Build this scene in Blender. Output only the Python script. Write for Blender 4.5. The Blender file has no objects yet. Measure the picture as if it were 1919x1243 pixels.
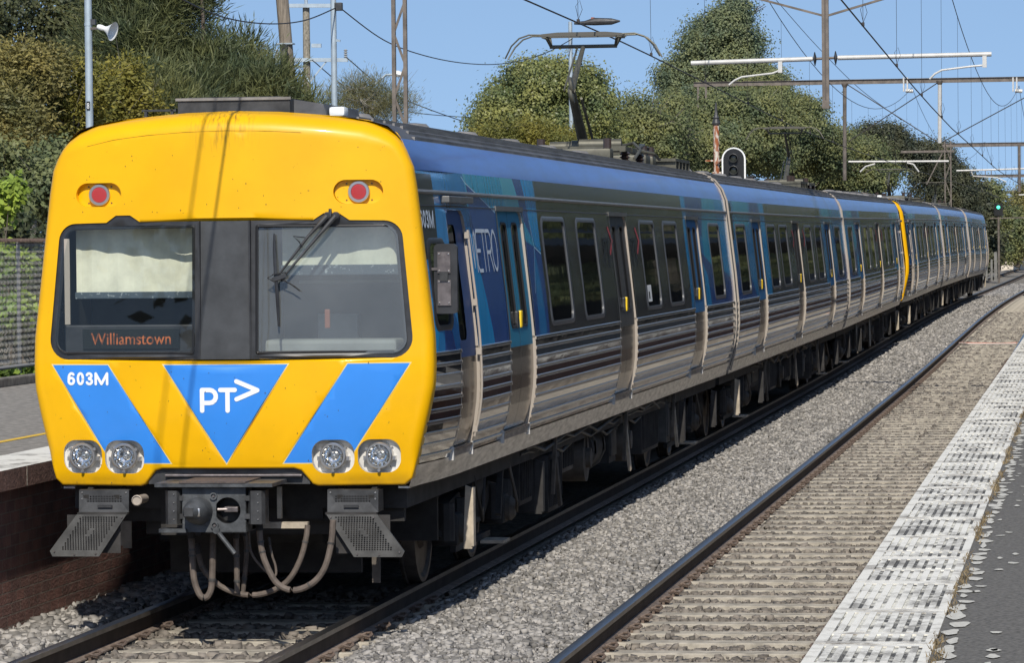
import bpy, bmesh, math, random
import numpy as np
from mathutils import Vector, Matrix
from mathutils.geometry import delaunay_2d_cdt

S = bpy.context.scene
COL = S.collection
rng = np.random.default_rng(7)
random.seed(7)

# ------------------------------------------------------------------ camera
PW, PH, FPX, ROLL = 1919.0, 1243.0, 7200.0, 0.0105
PSI, PIT = math.radians(8.52295), math.radians(-1.298298)
CAM = np.array([6.191, -29.0, 2.724])
_fw = np.array([-math.sin(PSI)*math.cos(PIT), math.cos(PSI)*math.cos(PIT), math.sin(PIT)])
_r0 = np.array([math.cos(PSI), math.sin(PSI), 0.0]); _u0 = np.cross(_r0, _fw)
_rt = _r0*math.cos(ROLL) - _u0*math.sin(ROLL); _up = _u0*math.cos(ROLL) + _r0*math.sin(ROLL)
cd = bpy.data.cameras.new('camera'); cam = bpy.data.objects.new('camera', cd); COL.objects.link(cam)
cd.sensor_width = 36.0; cd.lens = FPX/PW*36.0; cd.clip_start = 0.5; cd.clip_end = 3000
M = Matrix.Identity(4)
for i in range(3):
    M[i][0], M[i][1], M[i][2], M[i][3] = _rt[i], _up[i], -_fw[i], CAM[i]
cam.matrix_world = M
S.camera = cam

def at(px, py, Y):            # world point on the vertical plane at distance Y that the photo shows at (px, py)
    d = _fw + _rt*(px-PW/2)/FPX - _up*(py-PH/2)/FPX
    p = CAM + d*((Y-CAM[1])/d[1])
    return Vector(p)
def atx(px, py, X):
    d = _fw + _rt*(px-PW/2)/FPX - _up*(py-PH/2)/FPX
    return Vector(CAM + d*((X-CAM[0])/d[0]))

# ------------------------------------------------------------------ sky, sun, exposure
SUN_DIR = Vector((0.15, -1.10, 1.0)).normalized()      # towards the sun
W = bpy.data.worlds.new('World'); S.world = W; W.use_nodes = True
nt = W.node_tree; bg = nt.nodes['Background']
sky = nt.nodes.new('ShaderNodeTexSky'); sky.sky_type = 'NISHITA'; sky.sun_disc = False
sky.sun_elevation = math.asin(SUN_DIR.z); sky.sun_rotation = math.atan2(SUN_DIR.x, SUN_DIR.y)
sky.air_density = 1.0; sky.dust_density = 0.3; sky.ozone_density = 2.0
_tc = nt.nodes.new('ShaderNodeTexCoord'); _vm = nt.nodes.new('ShaderNodeVectorMath'); _vm.operation = 'MULTIPLY_ADD'
_vm.inputs[1].default_value = (1, 1, .85); _vm.inputs[2].default_value = (0, 0, .215); nt.links.new(_tc.outputs['Generated'], _vm.inputs[0])
_nm = nt.nodes.new('ShaderNodeVectorMath'); _nm.operation = 'NORMALIZE'; nt.links.new(_vm.outputs[0], _nm.inputs[0]); nt.links.new(_nm.outputs[0], sky.inputs[0])
nt.links.new(sky.outputs[0], bg.inputs[0]); bg.inputs[1].default_value = 0.12
sl = bpy.data.lights.new('sun', 'SUN'); sl.energy = 4.0; sl.angle = math.radians(0.53); sl.color = (1.0, 0.94, 0.84)
so = bpy.data.objects.new('sun', sl); COL.objects.link(so)
so.rotation_euler = SUN_DIR.to_track_quat('Z', 'Y').to_euler()
S.view_settings.view_transform = 'Standard'; S.view_settings.look = 'None'
S.view_settings.exposure = 0.16; S.view_settings.gamma = 1.0
S.cycles.max_bounces = 6; S.cycles.transparent_max_bounces = 12; S.cycles.glossy_bounces = 3
S.cycles.use_denoising = True

# ------------------------------------------------------------------ materials
MATS = {}
def mat(name, col, rough=0.6, metal=0.0, spec=0.5, coat=0.0, var=0.0, vscale=6.0, bump=0.0, bscale=40.0,
        island=0.0, emit=None, stretch=(1, 1, 1), col2=None, lo=0.35, hi=0.65):
    if name in MATS: return MATS[name]
    m = bpy.data.materials.new(name); m.use_nodes = True; n = m.node_tree.nodes; l = m.node_tree.links
    p = n['Principled BSDF']
    c = tuple(col)+(1,) if len(col) == 3 else col
    p.inputs['Base Color'].default_value = c; p.inputs['Roughness'].default_value = rough
    p.inputs['Metallic'].default_value = metal; p.inputs['Specular IOR Level'].default_value = spec
    p.inputs['Coat Weight'].default_value = coat; p.inputs['Coat Roughness'].default_value = 0.08
    if emit:
        p.inputs['Emission Color'].default_value = tuple(emit[:3])+(1,); p.inputs['Emission Strength'].default_value = emit[3]
    src = None
    if var or bump or col2:
        tc = n.new('ShaderNodeTexCoord'); mp = n.new('ShaderNodeMapping'); mp.inputs['Scale'].default_value = stretch
        l.new(tc.outputs['Object'], mp.inputs[0])
    if var or col2:
        t = n.new('ShaderNodeTexNoise'); t.inputs['Scale'].default_value = vscale; t.inputs['Detail'].default_value = 6
        t.inputs['Roughness'].default_value = 0.6
        l.new(mp.outputs[0], t.inputs[0])
        r = n.new('ShaderNodeValToRGB'); e = r.color_ramp.elements
        e[0].position, e[1].position = lo, hi
        if col2: e[0].color, e[1].color = tuple(col2)+(1,), c
        else:
            e[0].color = tuple(max(0, x*(1-var)) for x in c[:3])+(1,); e[1].color = tuple(min(1, x*(1+var)) for x in c[:3])+(1,)
        l.new(t.outputs['Fac'], r.inputs[0]); src = r.outputs[0]
    if island:
        g = n.new('ShaderNodeNewGeometry'); mr = n.new('ShaderNodeMapRange')
        mr.inputs[3].default_value = 1-island; mr.inputs[4].default_value = 1+island
        l.new(g.outputs['Random Per Island'], mr.inputs[0])
        mx = n.new('ShaderNodeVectorMath'); mx.operation = 'SCALE'
        if src: l.new(src, mx.inputs[0])
        else: mx.inputs[0].default_value = c[:3]
        l.new(mr.outputs[0], mx.inputs['Scale']); src = mx.outputs[0]
    if src: l.new(src, p.inputs['Base Color'])
    if bump:
        t2 = n.new('ShaderNodeTexNoise'); t2.inputs['Scale'].default_value = bscale; t2.inputs['Detail'].default_value = 4
        l.new(mp.outputs[0], t2.inputs[0])
        b = n.new('ShaderNodeBump'); b.inputs['Strength'].default_value = 1.0; b.inputs['Distance'].default_value = bump
        l.new(t2.outputs['Fac'], b.inputs['Height']); l.new(b.outputs[0], p.inputs['Normal'])
    MATS[name] = m
    return m

def node(m, kind): return m.node_tree.nodes.new(kind)

YELLOW = mat('yellow_paint', (0.80, 0.425, 0.0), 0.40, spec=0.3, coat=0.10, var=0.07, vscale=1.3, bump=0.0012, bscale=3)
SKYBLUE = mat('blue_vinyl', (0.035, 0.235, 0.72), 0.33, coat=0.25, var=0.06, vscale=1.4)
EDGEY = mat('pale_edge_line', (0.75, 0.62, 0.25), 0.5)
WHITE = mat('white_vinyl', (0.82, 0.83, 0.82), 0.4)
BLACKF = mat('black_window_frame', (0.028, 0.029, 0.032), 0.42, var=0.3, vscale=9)
PANELG = mat('grey_centre_panel', (0.040, 0.043, 0.047), 0.5, var=0.28, vscale=5, col2=None)
RUBBER = mat('black_rubber', (0.012, 0.012, 0.013), 0.5)
STEEL = mat('mirror_stainless', (0.45, 0.45, 0.45), 0.07, 1.0, bump=0.0012, bscale=3.2, stretch=(1, 0.6, 2.2))
STEELD = mat('brushed_stainless', (0.15, 0.13, 0.112), 0.2, 1.0, var=0.2, vscale=3, stretch=(1, 6, .4))
RIBST = mat('rib_stainless', (0.52, 0.52, 0.515), 0.24, .9)
SKIRT = mat('dusty_skirt_steel', (0.66, 0.645, 0.62), 0.30, 0.85, var=0.30, vscale=7, stretch=(1, .6, 3))
JAMB = mat('door_jamb_steel', (0.40, 0.35, 0.295), 0.5, 0.1)
DOORFR = mat('door_surround_grey', (0.17, 0.165, 0.155), 0.4, 0.3, var=0.2, vscale=6)
WINFR = mat('window_surround_grey', (0.085, 0.09, 0.10), 0.4, 0.0, var=0.12, vscale=4)
GRAPH = mat('graphite_vinyl', (0.048, 0.049, 0.049), 0.20, coat=0.5, var=0.30, bump=0.0012, bscale=9, vscale=2.6, stretch=(1, 5, .35))
CHAR = mat('charcoal_vinyl', (0.032, 0.035, 0.040), 0.28, coat=0.3)
MID = mat('mid_blue_vinyl', (0.026, 0.24, 0.54), 0.22, coat=0.5, var=0.1, vscale=2, stretch=(1, 4, .4))
TEAL = mat('teal_blue_vinyl', (0.03, 0.38, 0.60), 0.22, coat=0.5, var=0.1, vscale=2, stretch=(1, 4, .4))
TEAL2 = mat('pale_teal_vinyl', (0.09, 0.46, 0.60), 0.22, coat=0.5)
BRIGHT = mat('bright_blue_vinyl', (0.015, 0.34, 0.72), 0.22, coat=0.5, var=0.1, vscale=2, stretch=(1, 4, .4))
NAVY = mat('navy_vinyl', (0.030, 0.10, 0.33), 0.22, coat=0.5, var=0.12, vscale=2, stretch=(1, 4, .4))
PALEL = mat('pale_blue_line', (0.35, 0.5, 0.58), 0.35)
ROOFB = mat('roof_band_blue', (0.010, 0.080, 0.36), 0.30, coat=0.35, var=0.22, vscale=2.5, stretch=(1, .35, 2.5))
ROOFG = mat('roof_grey', (0.085, 0.085, 0.09), 0.55, 0.0, var=0.35, vscale=5, stretch=(1, .3, 1))
ROOFL = mat('roof_ribs_dusty', (0.20, 0.19, 0.18), 0.5, var=0.3, vscale=5, stretch=(1, .3, 1))
DARKM = mat('dark_grey_metal', (0.055, 0.056, 0.058), 0.5, 0.3, var=0.35, vscale=8)
COUPG = mat('coupler_grey', (0.075, 0.08, 0.085), 0.5, 0.25, var=0.4, vscale=9, bump=0.003, bscale=30)
STEPG = mat('step_plate_grey', (0.072, 0.071, 0.068), 0.55, 0.2, var=0.35, vscale=7)
HOSE = mat('dusty_hose', (0.115, 0.092, 0.076), 0.75, var=0.3, vscale=14)
UNDER = mat('underframe_black', (0.030, 0.028, 0.027), 0.75, var=0.5, vscale=4)
UNDERD = mat('underframe_grey', (0.060, 0.058, 0.056), 0.6, var=0.5, vscale=5)
UNDERB = mat('underframe_brown', (0.10, 0.085, 0.07), 0.8, var=0.4, vscale=5)
UNDERL = mat('underframe_pale', (0.42, 0.36, 0.28), 0.7, var=0.3, vscale=6)
WHEEL = mat('wheel_steel', (0.15, 0.125, 0.105), 0.5, 0.4, var=0.35, vscale=6)
PLATE = mat('tarnished_plate', (0.20, 0.175, 0.17), 0.4, 0.7, var=0.3, vscale=12)
CHROME = mat('lamp_rim_steel', (0.62, 0.60, 0.57), 0.28, 0.9)
REFL = mat('lamp_reflector', (0.95, 0.95, 0.94), 0.03, 1.0)
POCKET = mat('lamp_pocket_grey', (0.60, 0.585, 0.55), 0.55, var=0.15, vscale=9)
REDL = mat('red_lamp_lens', (0.20, 0.004, 0.008), 0.3, emit=(1.0, 0.03, 0.04, 0.10))
REDD = mat('red_led_dots', (0.45, 0.05, 0.05), 0.3, emit=(1.0, 0.22, 0.22, 0.42))
HANDY = mat('yellow_handle', (0.86, 0.58, 0.02), 0.4)
PGLASS = mat('tinted_side_glass', (0.006, 0.007, 0.007), 0.03, spec=0.62, bump=0.002, bscale=1.1)
BLIND = mat('cream_roller_blind', (0.74, 0.74, 0.60), 0.8, var=0.12, vscale=7)
BTRIM = mat('blind_hem', (0.06, 0.085, 0.11), 0.6, col2=(0.45, 0.5, 0.52), vscale=30, var=.1, lo=0.30, hi=0.42)
CABIN = mat('cab_interior', (0.040, 0.043, 0.042), 0.8, var=0.25, vscale=4)
CABL = mat('cab_console', (0.30, 0.31, 0.29), 0.7, var=0.15, vscale=4)
DISP = mat('display_face', (0.010, 0.012, 0.010), 0.3)
ORANGE = mat('display_orange', (0.16, 0.045, 0.012), 0.5)
def _dots(m):
    n = m.node_tree.nodes; l = m.node_tree.links; p = n['Principled BSDF']; tc = n.new('ShaderNodeTexCoord'); mp = n.new('ShaderNodeMapping'); mp.inputs['Scale'].default_value = (34, 1, 9); l.new(tc.outputs['Object'], mp.inputs[0])
    ns = n.new('ShaderNodeTexNoise'); ns.inputs['Scale'].default_value = 1.0; ns.inputs['Detail'].default_value = 3; l.new(mp.outputs[0], ns.inputs[0])
    r = n.new('ShaderNodeMapRange'); r.inputs[1].default_value = .43; r.inputs[2].default_value = .56; r.inputs[3].default_value = .0; r.inputs[4].default_value = .34; l.new(ns.outputs['Fac'], r.inputs[0])
    p.inputs['Emission Color'].default_value = (1, .26, .05, 1); l.new(r.outputs[0], p.inputs['Emission Strength'])
_dots(ORANGE)
PANTO = mat('pantograph_bronze_grey', (0.115, 0.11, 0.085), 0.5, 0.4, var=0.25, vscale=6)
PANTL = mat('pantograph_carbon', (0.12, 0.113, 0.095), 0.5, 0.4)
INSUL = mat('insulator_brown', (0.05, 0.035, 0.03), 0.3)
CARDP = mat('paper_notice', (0.75, 0.75, 0.72), 0.7)
PINK = mat('red_logo', (0.50, 0.06, 0.07), 0.4)
BLKL = mat('black_logo', (0.012, 0.012, 0.012), 0.4)

def glass_screen(name, veil, dcol, tint, refl):
    m = bpy.data.materials.new(name); m.use_nodes = True; n = m.node_tree.nodes; l = m.node_tree.links
    n.clear(); out = n.new('ShaderNodeOutputMaterial'); mx = n.new('ShaderNodeMixShader'); tr = n.new('ShaderNodeBsdfTransparent')
    gl = n.new('ShaderNodeBsdfGlossy'); fr = n.new('ShaderNodeFresnel'); fr.inputs[0].default_value = 1.52
    tr.inputs[0].default_value = tint+(1,); gl.inputs['Roughness'].default_value = 0.012
    df = n.new('ShaderNodeBsdfDiffuse'); df.inputs[0].default_value = dcol+(1,)
    tc = n.new('ShaderNodeTexCoord'); ns = n.new('ShaderNodeTexNoise'); ns.inputs['Scale'].default_value = 3.5; ns.inputs['Detail'].default_value = 6; l.new(tc.outputs['Object'], ns.inputs[0])
    dm = n.new('ShaderNodeMapRange'); dm.inputs[3].default_value = veil*.55; dm.inputs[4].default_value = veil*1.45; l.new(ns.outputs['Fac'], dm.inputs[0])
    m2 = n.new('ShaderNodeMixShader'); l.new(dm.outputs[0], m2.inputs[0])
    mr = n.new('ShaderNodeMath'); mr.operation = 'MULTIPLY'; mr.inputs[1].default_value = refl; mr.use_clamp = True
    l.new(fr.outputs[0], mr.inputs[0])
    l.new(tr.outputs[0], m2.inputs[1]); l.new(df.outputs[0], m2.inputs[2])
    l.new(mr.outputs[0], mx.inputs[0]); l.new(m2.outputs[0], mx.inputs[1]); l.new(gl.outputs[0], mx.inputs[2])
    l.new(mx.outputs[0], out.inputs[0]); return m
SCREEN = glass_screen('clear_windscreen_glass', .012, (.30, .31, .30), (.86, .88, .86), 1.0)
SCREEND = glass_screen('veiled_windscreen_glass', .17, (.44, .46, .45), (.82, .86, .85), 1.8)  # right pane, with a heavier grey diffuse veil

# ------------------------------------------------------------------ mesh builder
def empty(name, loc=(0, 0, 0), rz=0.0):
    o = bpy.data.objects.new(name, None); COL.objects.link(o); o.location = loc; o.rotation_euler = (0, 0, rz)
    o.empty_display_size = 0.2
    return o
def tag(o, label=None, cat=None, group=None, kind=None):
    if label: o['label'] = label
    if cat: o['category'] = cat
    if group: o['group'] = group
    if kind: o['kind'] = kind
    return o

class MB:
    def __init__(s): s.v = []; s.f = []; s.m = []; s.mats = []
    def mi(s, m):
        if m not in s.mats: s.mats.append(m)
        return s.mats.index(m)
    def add(s, vs, fs, m):
        b = len(s.v); i = s.mi(m)
        s.v += [tuple(x) for x in vs]
        for f in fs: s.f.append([b+k for k in f]); s.m.append(i)
    def box(s, x0, x1, y0, y1, z0, z1, m):
        s.add([(x0, y0, z0), (x1, y0, z0), (x1, y1, z0), (x0, y1, z0), (x0, y0, z1), (x1, y0, z1), (x1, y1, z1), (x0, y1, z1)],
              [(0, 3, 2, 1), (4, 5, 6, 7), (0, 1, 5, 4), (1, 2, 6, 5), (2, 3, 7, 6), (3, 0, 4, 7)], m)
    def bbox(s, x0, x1, y0, y1, z0, z1, m, b=0.01):     # box with chamfered edges
        bm = bmesh.new(); bmesh.ops.create_cube(bm, size=1)
        for v in bm.verts:
            v.co = Vector((x0+(v.co.x+.5)*(x1-x0), y0+(v.co.y+.5)*(y1-y0), z0+(v.co.z+.5)*(z1-z0)))
        bmesh.ops.bevel(bm, geom=list(bm.edges), offset=b, segments=2, affect='EDGES', profile=0.6)
        bm.verts.index_update()
        s.add([v.co for v in bm.verts], [[v.index for v in f.verts] for f in bm.faces], m); bm.free()
    def tube(s, pts, r, m, n=8, caps=True, r2=None):
        pts = [Vector(p) for p in pts]; rings = []; k = len(pts)
        ref = None
        for i, p in enumerate(pts):
            t = (pts[min(i+1, k-1)]-pts[max(i-1, 0)])
            if t.length < 1e-9: t = Vector((0, 0, 1))
            t.normalize()
            if ref is None:
                ref = Vector((0, 0, 1)) if abs(t.z) < 0.9 else Vector((1, 0, 0))
            a = t.cross(ref)
            if a.length < 1e-6: a = t.orthogonal()
            a.normalize(); b = t.cross(a).normalized(); ref = a.cross(t) if False else ref
            rr = r if r2 is None else r+(r2-r)*i/(k-1)
            if isinstance(r, (list, tuple)): rr = r[i]
            rings.append([p+a*(rr*math.cos(2*math.pi*j/n))+b*(rr*math.sin(2*math.pi*j/n)) for j in range(n)])
        vs = [q for g in rings for q in g]
        fs = [(i*n+j, i*n+(j+1) % n, (i+1)*n+(j+1) % n, (i+1)*n+j) for i in range(k-1) for j in range(n)]
        if caps: fs += [tuple(range(n))[::-1], tuple((k-1)*n+j for j in range(n))]
        s.add(vs, fs, m)
    def cyl(s, a, b, r, m, n=16, r2=None): s.tube([a, b], r, m, n, True, r2)
    def bar(s, a, b, w, h, m):                          # rectangular bar between two points
        a = Vector(a); b = Vector(b); t = (b-a).normalized(); ref = Vector((0, 0, 1)) if abs(t.z) < 0.95 else Vector((1, 0, 0))
        x = t.cross(ref).normalized()*w/2; y = x.cross(t).normalized()*h/2
        s.add([a-x-y, a+x-y, a+x+y, a-x+y, b-x-y, b+x-y, b+x+y, b-x+y],
              [(0, 3, 2, 1), (4, 5, 6, 7), (0, 1, 5, 4), (1, 2, 6, 5), (2, 3, 7, 6), (3, 0, 4, 7)], m)
    def lathe(s, prof, origin, axis, m, n=20, caps=True):          # prof: (radius, height along axis)
        o = Vector(origin); ax = Vector(axis).normalized(); a = ax.orthogonal().normalized(); b = ax.cross(a)
        vs = [o+ax*h+a*(r*math.cos(2*math.pi*j/n))+b*(r*math.sin(2*math.pi*j/n)) for r, h in prof for j in range(n)]
        k = len(prof)
        fs = [(i*n+j, i*n+(j+1) % n, (i+1)*n+(j+1) % n, (i+1)*n+j) for i in range(k-1) for j in range(n)]
        if caps: fs += [tuple(range(n))[::-1], tuple((k-1)*n+j for j in range(n))]
        s.add(vs, fs, m)
    def prism(s, poly, axis, a0, a1, m):                # polygon in the other two axes extruded along axis
        n = len(poly)
        def P(q, h):
            return {'x': (h, q[0], q[1]), 'y': (q[0], h, q[1]), 'z': (q[0], q[1], h)}[axis]
        s.add([P(q, a0) for q in poly]+[P(q, a1) for q in poly],
              [tuple(range(n)), tuple(range(n, 2*n))[::-1]]+[(i, (i+1) % n, n+(i+1) % n, n+i) for i in range(n)], m)
    def build(s, name, parent=None, smooth=False, angle=35):
        me = bpy.data.meshes.new(name); me.from_pydata(s.v, [], s.f)
        for m in s.mats: me.materials.append(m)
        me.polygons.foreach_set('material_index', s.m)
        bm = bmesh.new(); bm.from_mesh(me); bmesh.ops.recalc_face_normals(bm, faces=bm.faces)
        if smooth:
            ca = math.radians(angle)
            for f in bm.faces: f.smooth = True
            for e in bm.edges:
                if len(e.link_faces) == 2 and e.calc_face_angle(0) > ca: e.smooth = False
        bm.to_mesh(me); bm.free(); me.update()
        o = bpy.data.objects.new(name, me); COL.objects.link(o)
        if parent: o.parent = parent
        return o

def np_mesh(name, V, F, m, parent=None, smooth=False, mi=None):      # V (n,3), F (k,4 or 3)
    me = bpy.data.meshes.new(name); V = np.asarray(V, np.float32); F = np.asarray(F, np.int32); k = F.shape[1]
    me.vertices.add(len(V)); me.vertices.foreach_set('co', V.ravel())
    me.loops.add(F.size); me.loops.foreach_set('vertex_index', F.ravel())
    me.polygons.add(len(F)); me.polygons.foreach_set('loop_start', np.arange(0, F.size, k, dtype=np.int32))
    for q in (m if isinstance(m, (list, tuple)) else [m]): me.materials.append(q)
    if mi is not None: me.polygons.foreach_set('material_index', np.asarray(mi, np.int32))
    if smooth: me.polygons.foreach_set('use_smooth', np.ones(len(F), bool))
    me.update(calc_edges=True)
    o = bpy.data.objects.new(name, me); COL.objects.link(o)
    if parent: o.parent = parent
    return o

def children(o): return list(o.children)
def copy_tree(o, parent=None, skip=()):
    c = o.copy(); COL.objects.link(c); c.parent = parent
    for ch in children(o):
        if ch.name.split('.')[0] in skip: continue
        copy_tree(ch, c, skip)
    return c

def in_poly(x, y, poly):
    c = False; n = len(poly); j = n-1
    for i in range(n):
        xi, yi = poly[i]; xj, yj = poly[j]
        if (yi > y) != (yj > y) and x < (xj-xi)*(y-yi)/(yj-yi)+xi: c = not c
        j = i
    return c
def rrect(cx, cy, hx, hy, r, n=6):
    out = []
    for sx, sy, a0 in ((1, 1, 0), (-1, 1, 90), (-1, -1, 180), (1, -1, 270)):
        for k in range(n+1):
            a = math.radians(a0+90*k/n); out.append((cx+sx*(hx-r)+r*math.cos(a), cy+sy*(hy-r)+r*math.sin(a)))
    return out
def cdt_surface(outline, holes, zones, extra, fmap, mats_default, grid=None):
    """flat layout (u,v) cut by polygons, dropped holes, zone materials, mapped to 3D by fmap"""
    vs, es = [], []
    def addpoly(P, closed=True):
        b = len(vs); n = len(P); vs.extend(Vector(p) for p in P)
        es.extend((b+i, b+(i+1) % n) for i in range(n if closed else n-1))
    addpoly(outline)
    for h in holes: addpoly(h)
    for z, _ in zones: addpoly(z)
    for e in extra: addpoly(e, False)
    if grid:
        for p in grid: vs.append(Vector(p))
    V, E, F, *_ = delaunay_2d_cdt(vs, es, [], 0, 1e-5)
    mb = MB(); mb.v = [fmap(p.x, p.y) for p in V]
    for f in F:
        cx = sum(V[i].x for i in f)/len(f); cy = sum(V[i].y for i in f)/len(f)
        if not in_poly(cx, cy, outline) or any(in_poly(cx, cy, h) for h in holes): continue
        m = mats_default
        for z, zm in zones:
            if in_poly(cx, cy, z): m = zm
        mb.f.append(list(f)); mb.m.append(mb.mi(m))
    used = sorted({i for f in mb.f for i in f}); rm = {k: i for i, k in enumerate(used)}
    mb.v = [mb.v[k] for k in used]; mb.f = [[rm[k] for k in f] for f in mb.f]
    return mb
def text_mesh(body, height, width, bold=0.0, extrude=0.0):
    cu = bpy.data.curves.new('t', 'FONT'); cu.body = body; cu.size = 1; cu.offset = bold; cu.extrude = extrude
    o = bpy.data.objects.new('t', cu); COL.objects.link(o)
    dg = bpy.context.evaluated_depsgraph_get(); dg.update()
    me = bpy.data.meshes.new_from_object(o.evaluated_get(dg)); bpy.data.objects.remove(o); bpy.data.curves.remove(cu)
    v = np.array([p.co[:] for p in me.vertices]); mn, mx = v.min(0), v.max(0)
    v[:, 0] = (v[:, 0]-mn[0])/(mx[0]-mn[0])*width; v[:, 1] = (v[:, 1]-mn[1])/(mx[1]-mn[1])*height
    f = [list(p.vertices) for p in me.polygons]; bpy.data.meshes.remove(me)
    return v, f
def stroke(pts, w, n=8):                        # thick rounded polyline as a list of 2D polygons
    out = []
    for a, b in zip(pts[:-1], pts[1:]):
        d = Vector((b[0]-a[0], b[1]-a[1])); L = d.length
        if L < 1e-6: continue
        d /= L; t = math.atan2(d.y, d.x)
        P = []
        for k in range(n+1): x = t-math.pi/2+math.pi*k/n; P.append((b[0]+w/2*math.cos(x), b[1]+w/2*math.sin(x)))
        for k in range(n+1): x = t+math.pi/2+math.pi*k/n; P.append((a[0]+w/2*math.cos(x), a[1]+w/2*math.sin(x)))
        out.append(P)
    return out

# ------------------------------------------------------------------ track alignment
DY = [-200, 0, 30, 60, 90, 115, 140, 155, 200, 241, 330, 500]; DX = [0, 0, .05, .11, .12, .20, .34, .46, .75, .97, 1.5, 3.0]
ZY = [-200, 20, 45, 70, 97, 121, 145, 200, 500]; ZZ = [0, 0, .04, .15, .26, .30, .29, .28, .28]
_yy = np.arange(-200, 501, 1.0)
def _sm(a):
    k = np.hanning(25); k /= k.sum(); return np.convolve(np.pad(a, 12, mode='edge'), k, mode='valid')
_dx = _sm(np.interp(_yy, DY, DX)); _zz = _sm(np.interp(_yy, ZY, ZZ))
def tdx(y): return float(np.interp(y, _yy, _dx))
def tz(y): return float(np.interp(y, _yy, _zz))
TC2 = 3.57                                        # centre of the other track


# ------------------------------------------------------------------ ground, ballast, rails, sleepers
GROUND = mat('dry_ground', (0.16, 0.135, 0.095), 0.95, var=0.4, vscale=.6, bump=.03, bscale=3)
BED = mat('ballast_bed', (0.20, 0.18, 0.15), 0.95, var=0.55, vscale=16, bump=.05, bscale=14)
STONE = mat('ballast_stone', (0.26, 0.245, 0.225), 0.9, island=.55, var=.10, vscale=2)
STONEB = mat('ballast_stone_brown', (0.18, 0.157, 0.132), 0.9, island=.42)
CONC = mat('sleeper_concrete', (0.36, 0.325, 0.265), 0.9, var=.30, vscale=7, bump=.004, bscale=30)
RAILW = mat('rusty_rail_web', (0.060, 0.045, 0.035), 0.75, 0.2, var=.3, vscale=5)
RAILF = mat('rail_foot', (0.20, 0.155, 0.125), 0.8, var=.3, vscale=8)
RAILT = mat('polished_rail_head', (0.30, 0.295, 0.29), 0.33, 1.0, var=.12, vscale=4, stretch=(6, .2, 1))
RAILS_ = mat('worn_rail_side', (0.22, 0.195, 0.165), 0.45, 0.5, var=.2, vscale=6)
CLIP = mat('rusty_clip', (0.125, 0.09, 0.07), 0.75, var=.35, vscale=20)
ASPHR = mat('dark_asphalt', (0.125, 0.118, 0.106), 0.95, var=.42, vscale=45, bump=.004, bscale=220)
ASPHL = mat('pale_asphalt', (0.235, 0.215, 0.185), 0.9, var=.38, vscale=11, bump=.004, bscale=160)
COPS = mat('brown_coping_face', (0.20, 0.115, 0.09), 0.85, var=.35, vscale=14, bump=.008, bscale=40)

def sheet(name, xs, ys, zf, m, kind='structure', follow=True):
    V = [(x+(tdx(y) if follow else 0), y, zf(x, y)) for y in ys for x in xs]; n = len(xs)
    F = [(j*n+i, j*n+i+1, (j+1)*n+i+1, (j+1)*n+i) for j in range(len(ys)-1) for i in range(n-1)]
    o = np_mesh(name, V, F, m, smooth=True); tag(o, kind=kind); return o
YS = list(range(-60, 121, 4))+list(range(130, 301, 10))+[400, 600, 1000, 1800]
tag(sheet('ground', [-1500, -300, -60, -20, -9, -7.3, -7.1, 8, 20, 60, 300, 1500], YS, lambda x, y: (.95 if x < -7.2 and y < 140 else (-.45 if abs(x) < 50 else -.45)), GROUND, follow=False))
def bedz(x):
    return float(np.interp(x, [-2.6, -1.9, -1.3, -.95, 0, .95, 1.3, 2.3, 2.6, 3.57, 4.55, 5.2, 5.4], [-.30, -.16, -.13, -.215, -.225, -.215, -.125, -.125, -.215, -.225, -.215, -.2, -.3]))
sheet('track_bed', [-2.6, -2.2, -1.9, -1.6, -1.3, -1.1, -.95, -.5, 0, .5, .95, 1.1, 1.3, 1.6, 2.0, 2.3, 2.45, 2.6, 3, 3.57, 4.1, 4.55, 4.9, 5.2, 5.4], [-60+2*k for k in range(150)]+[250, 300, 400, 600], lambda x, y: bedz(x)+tz(y), BED)

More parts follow.
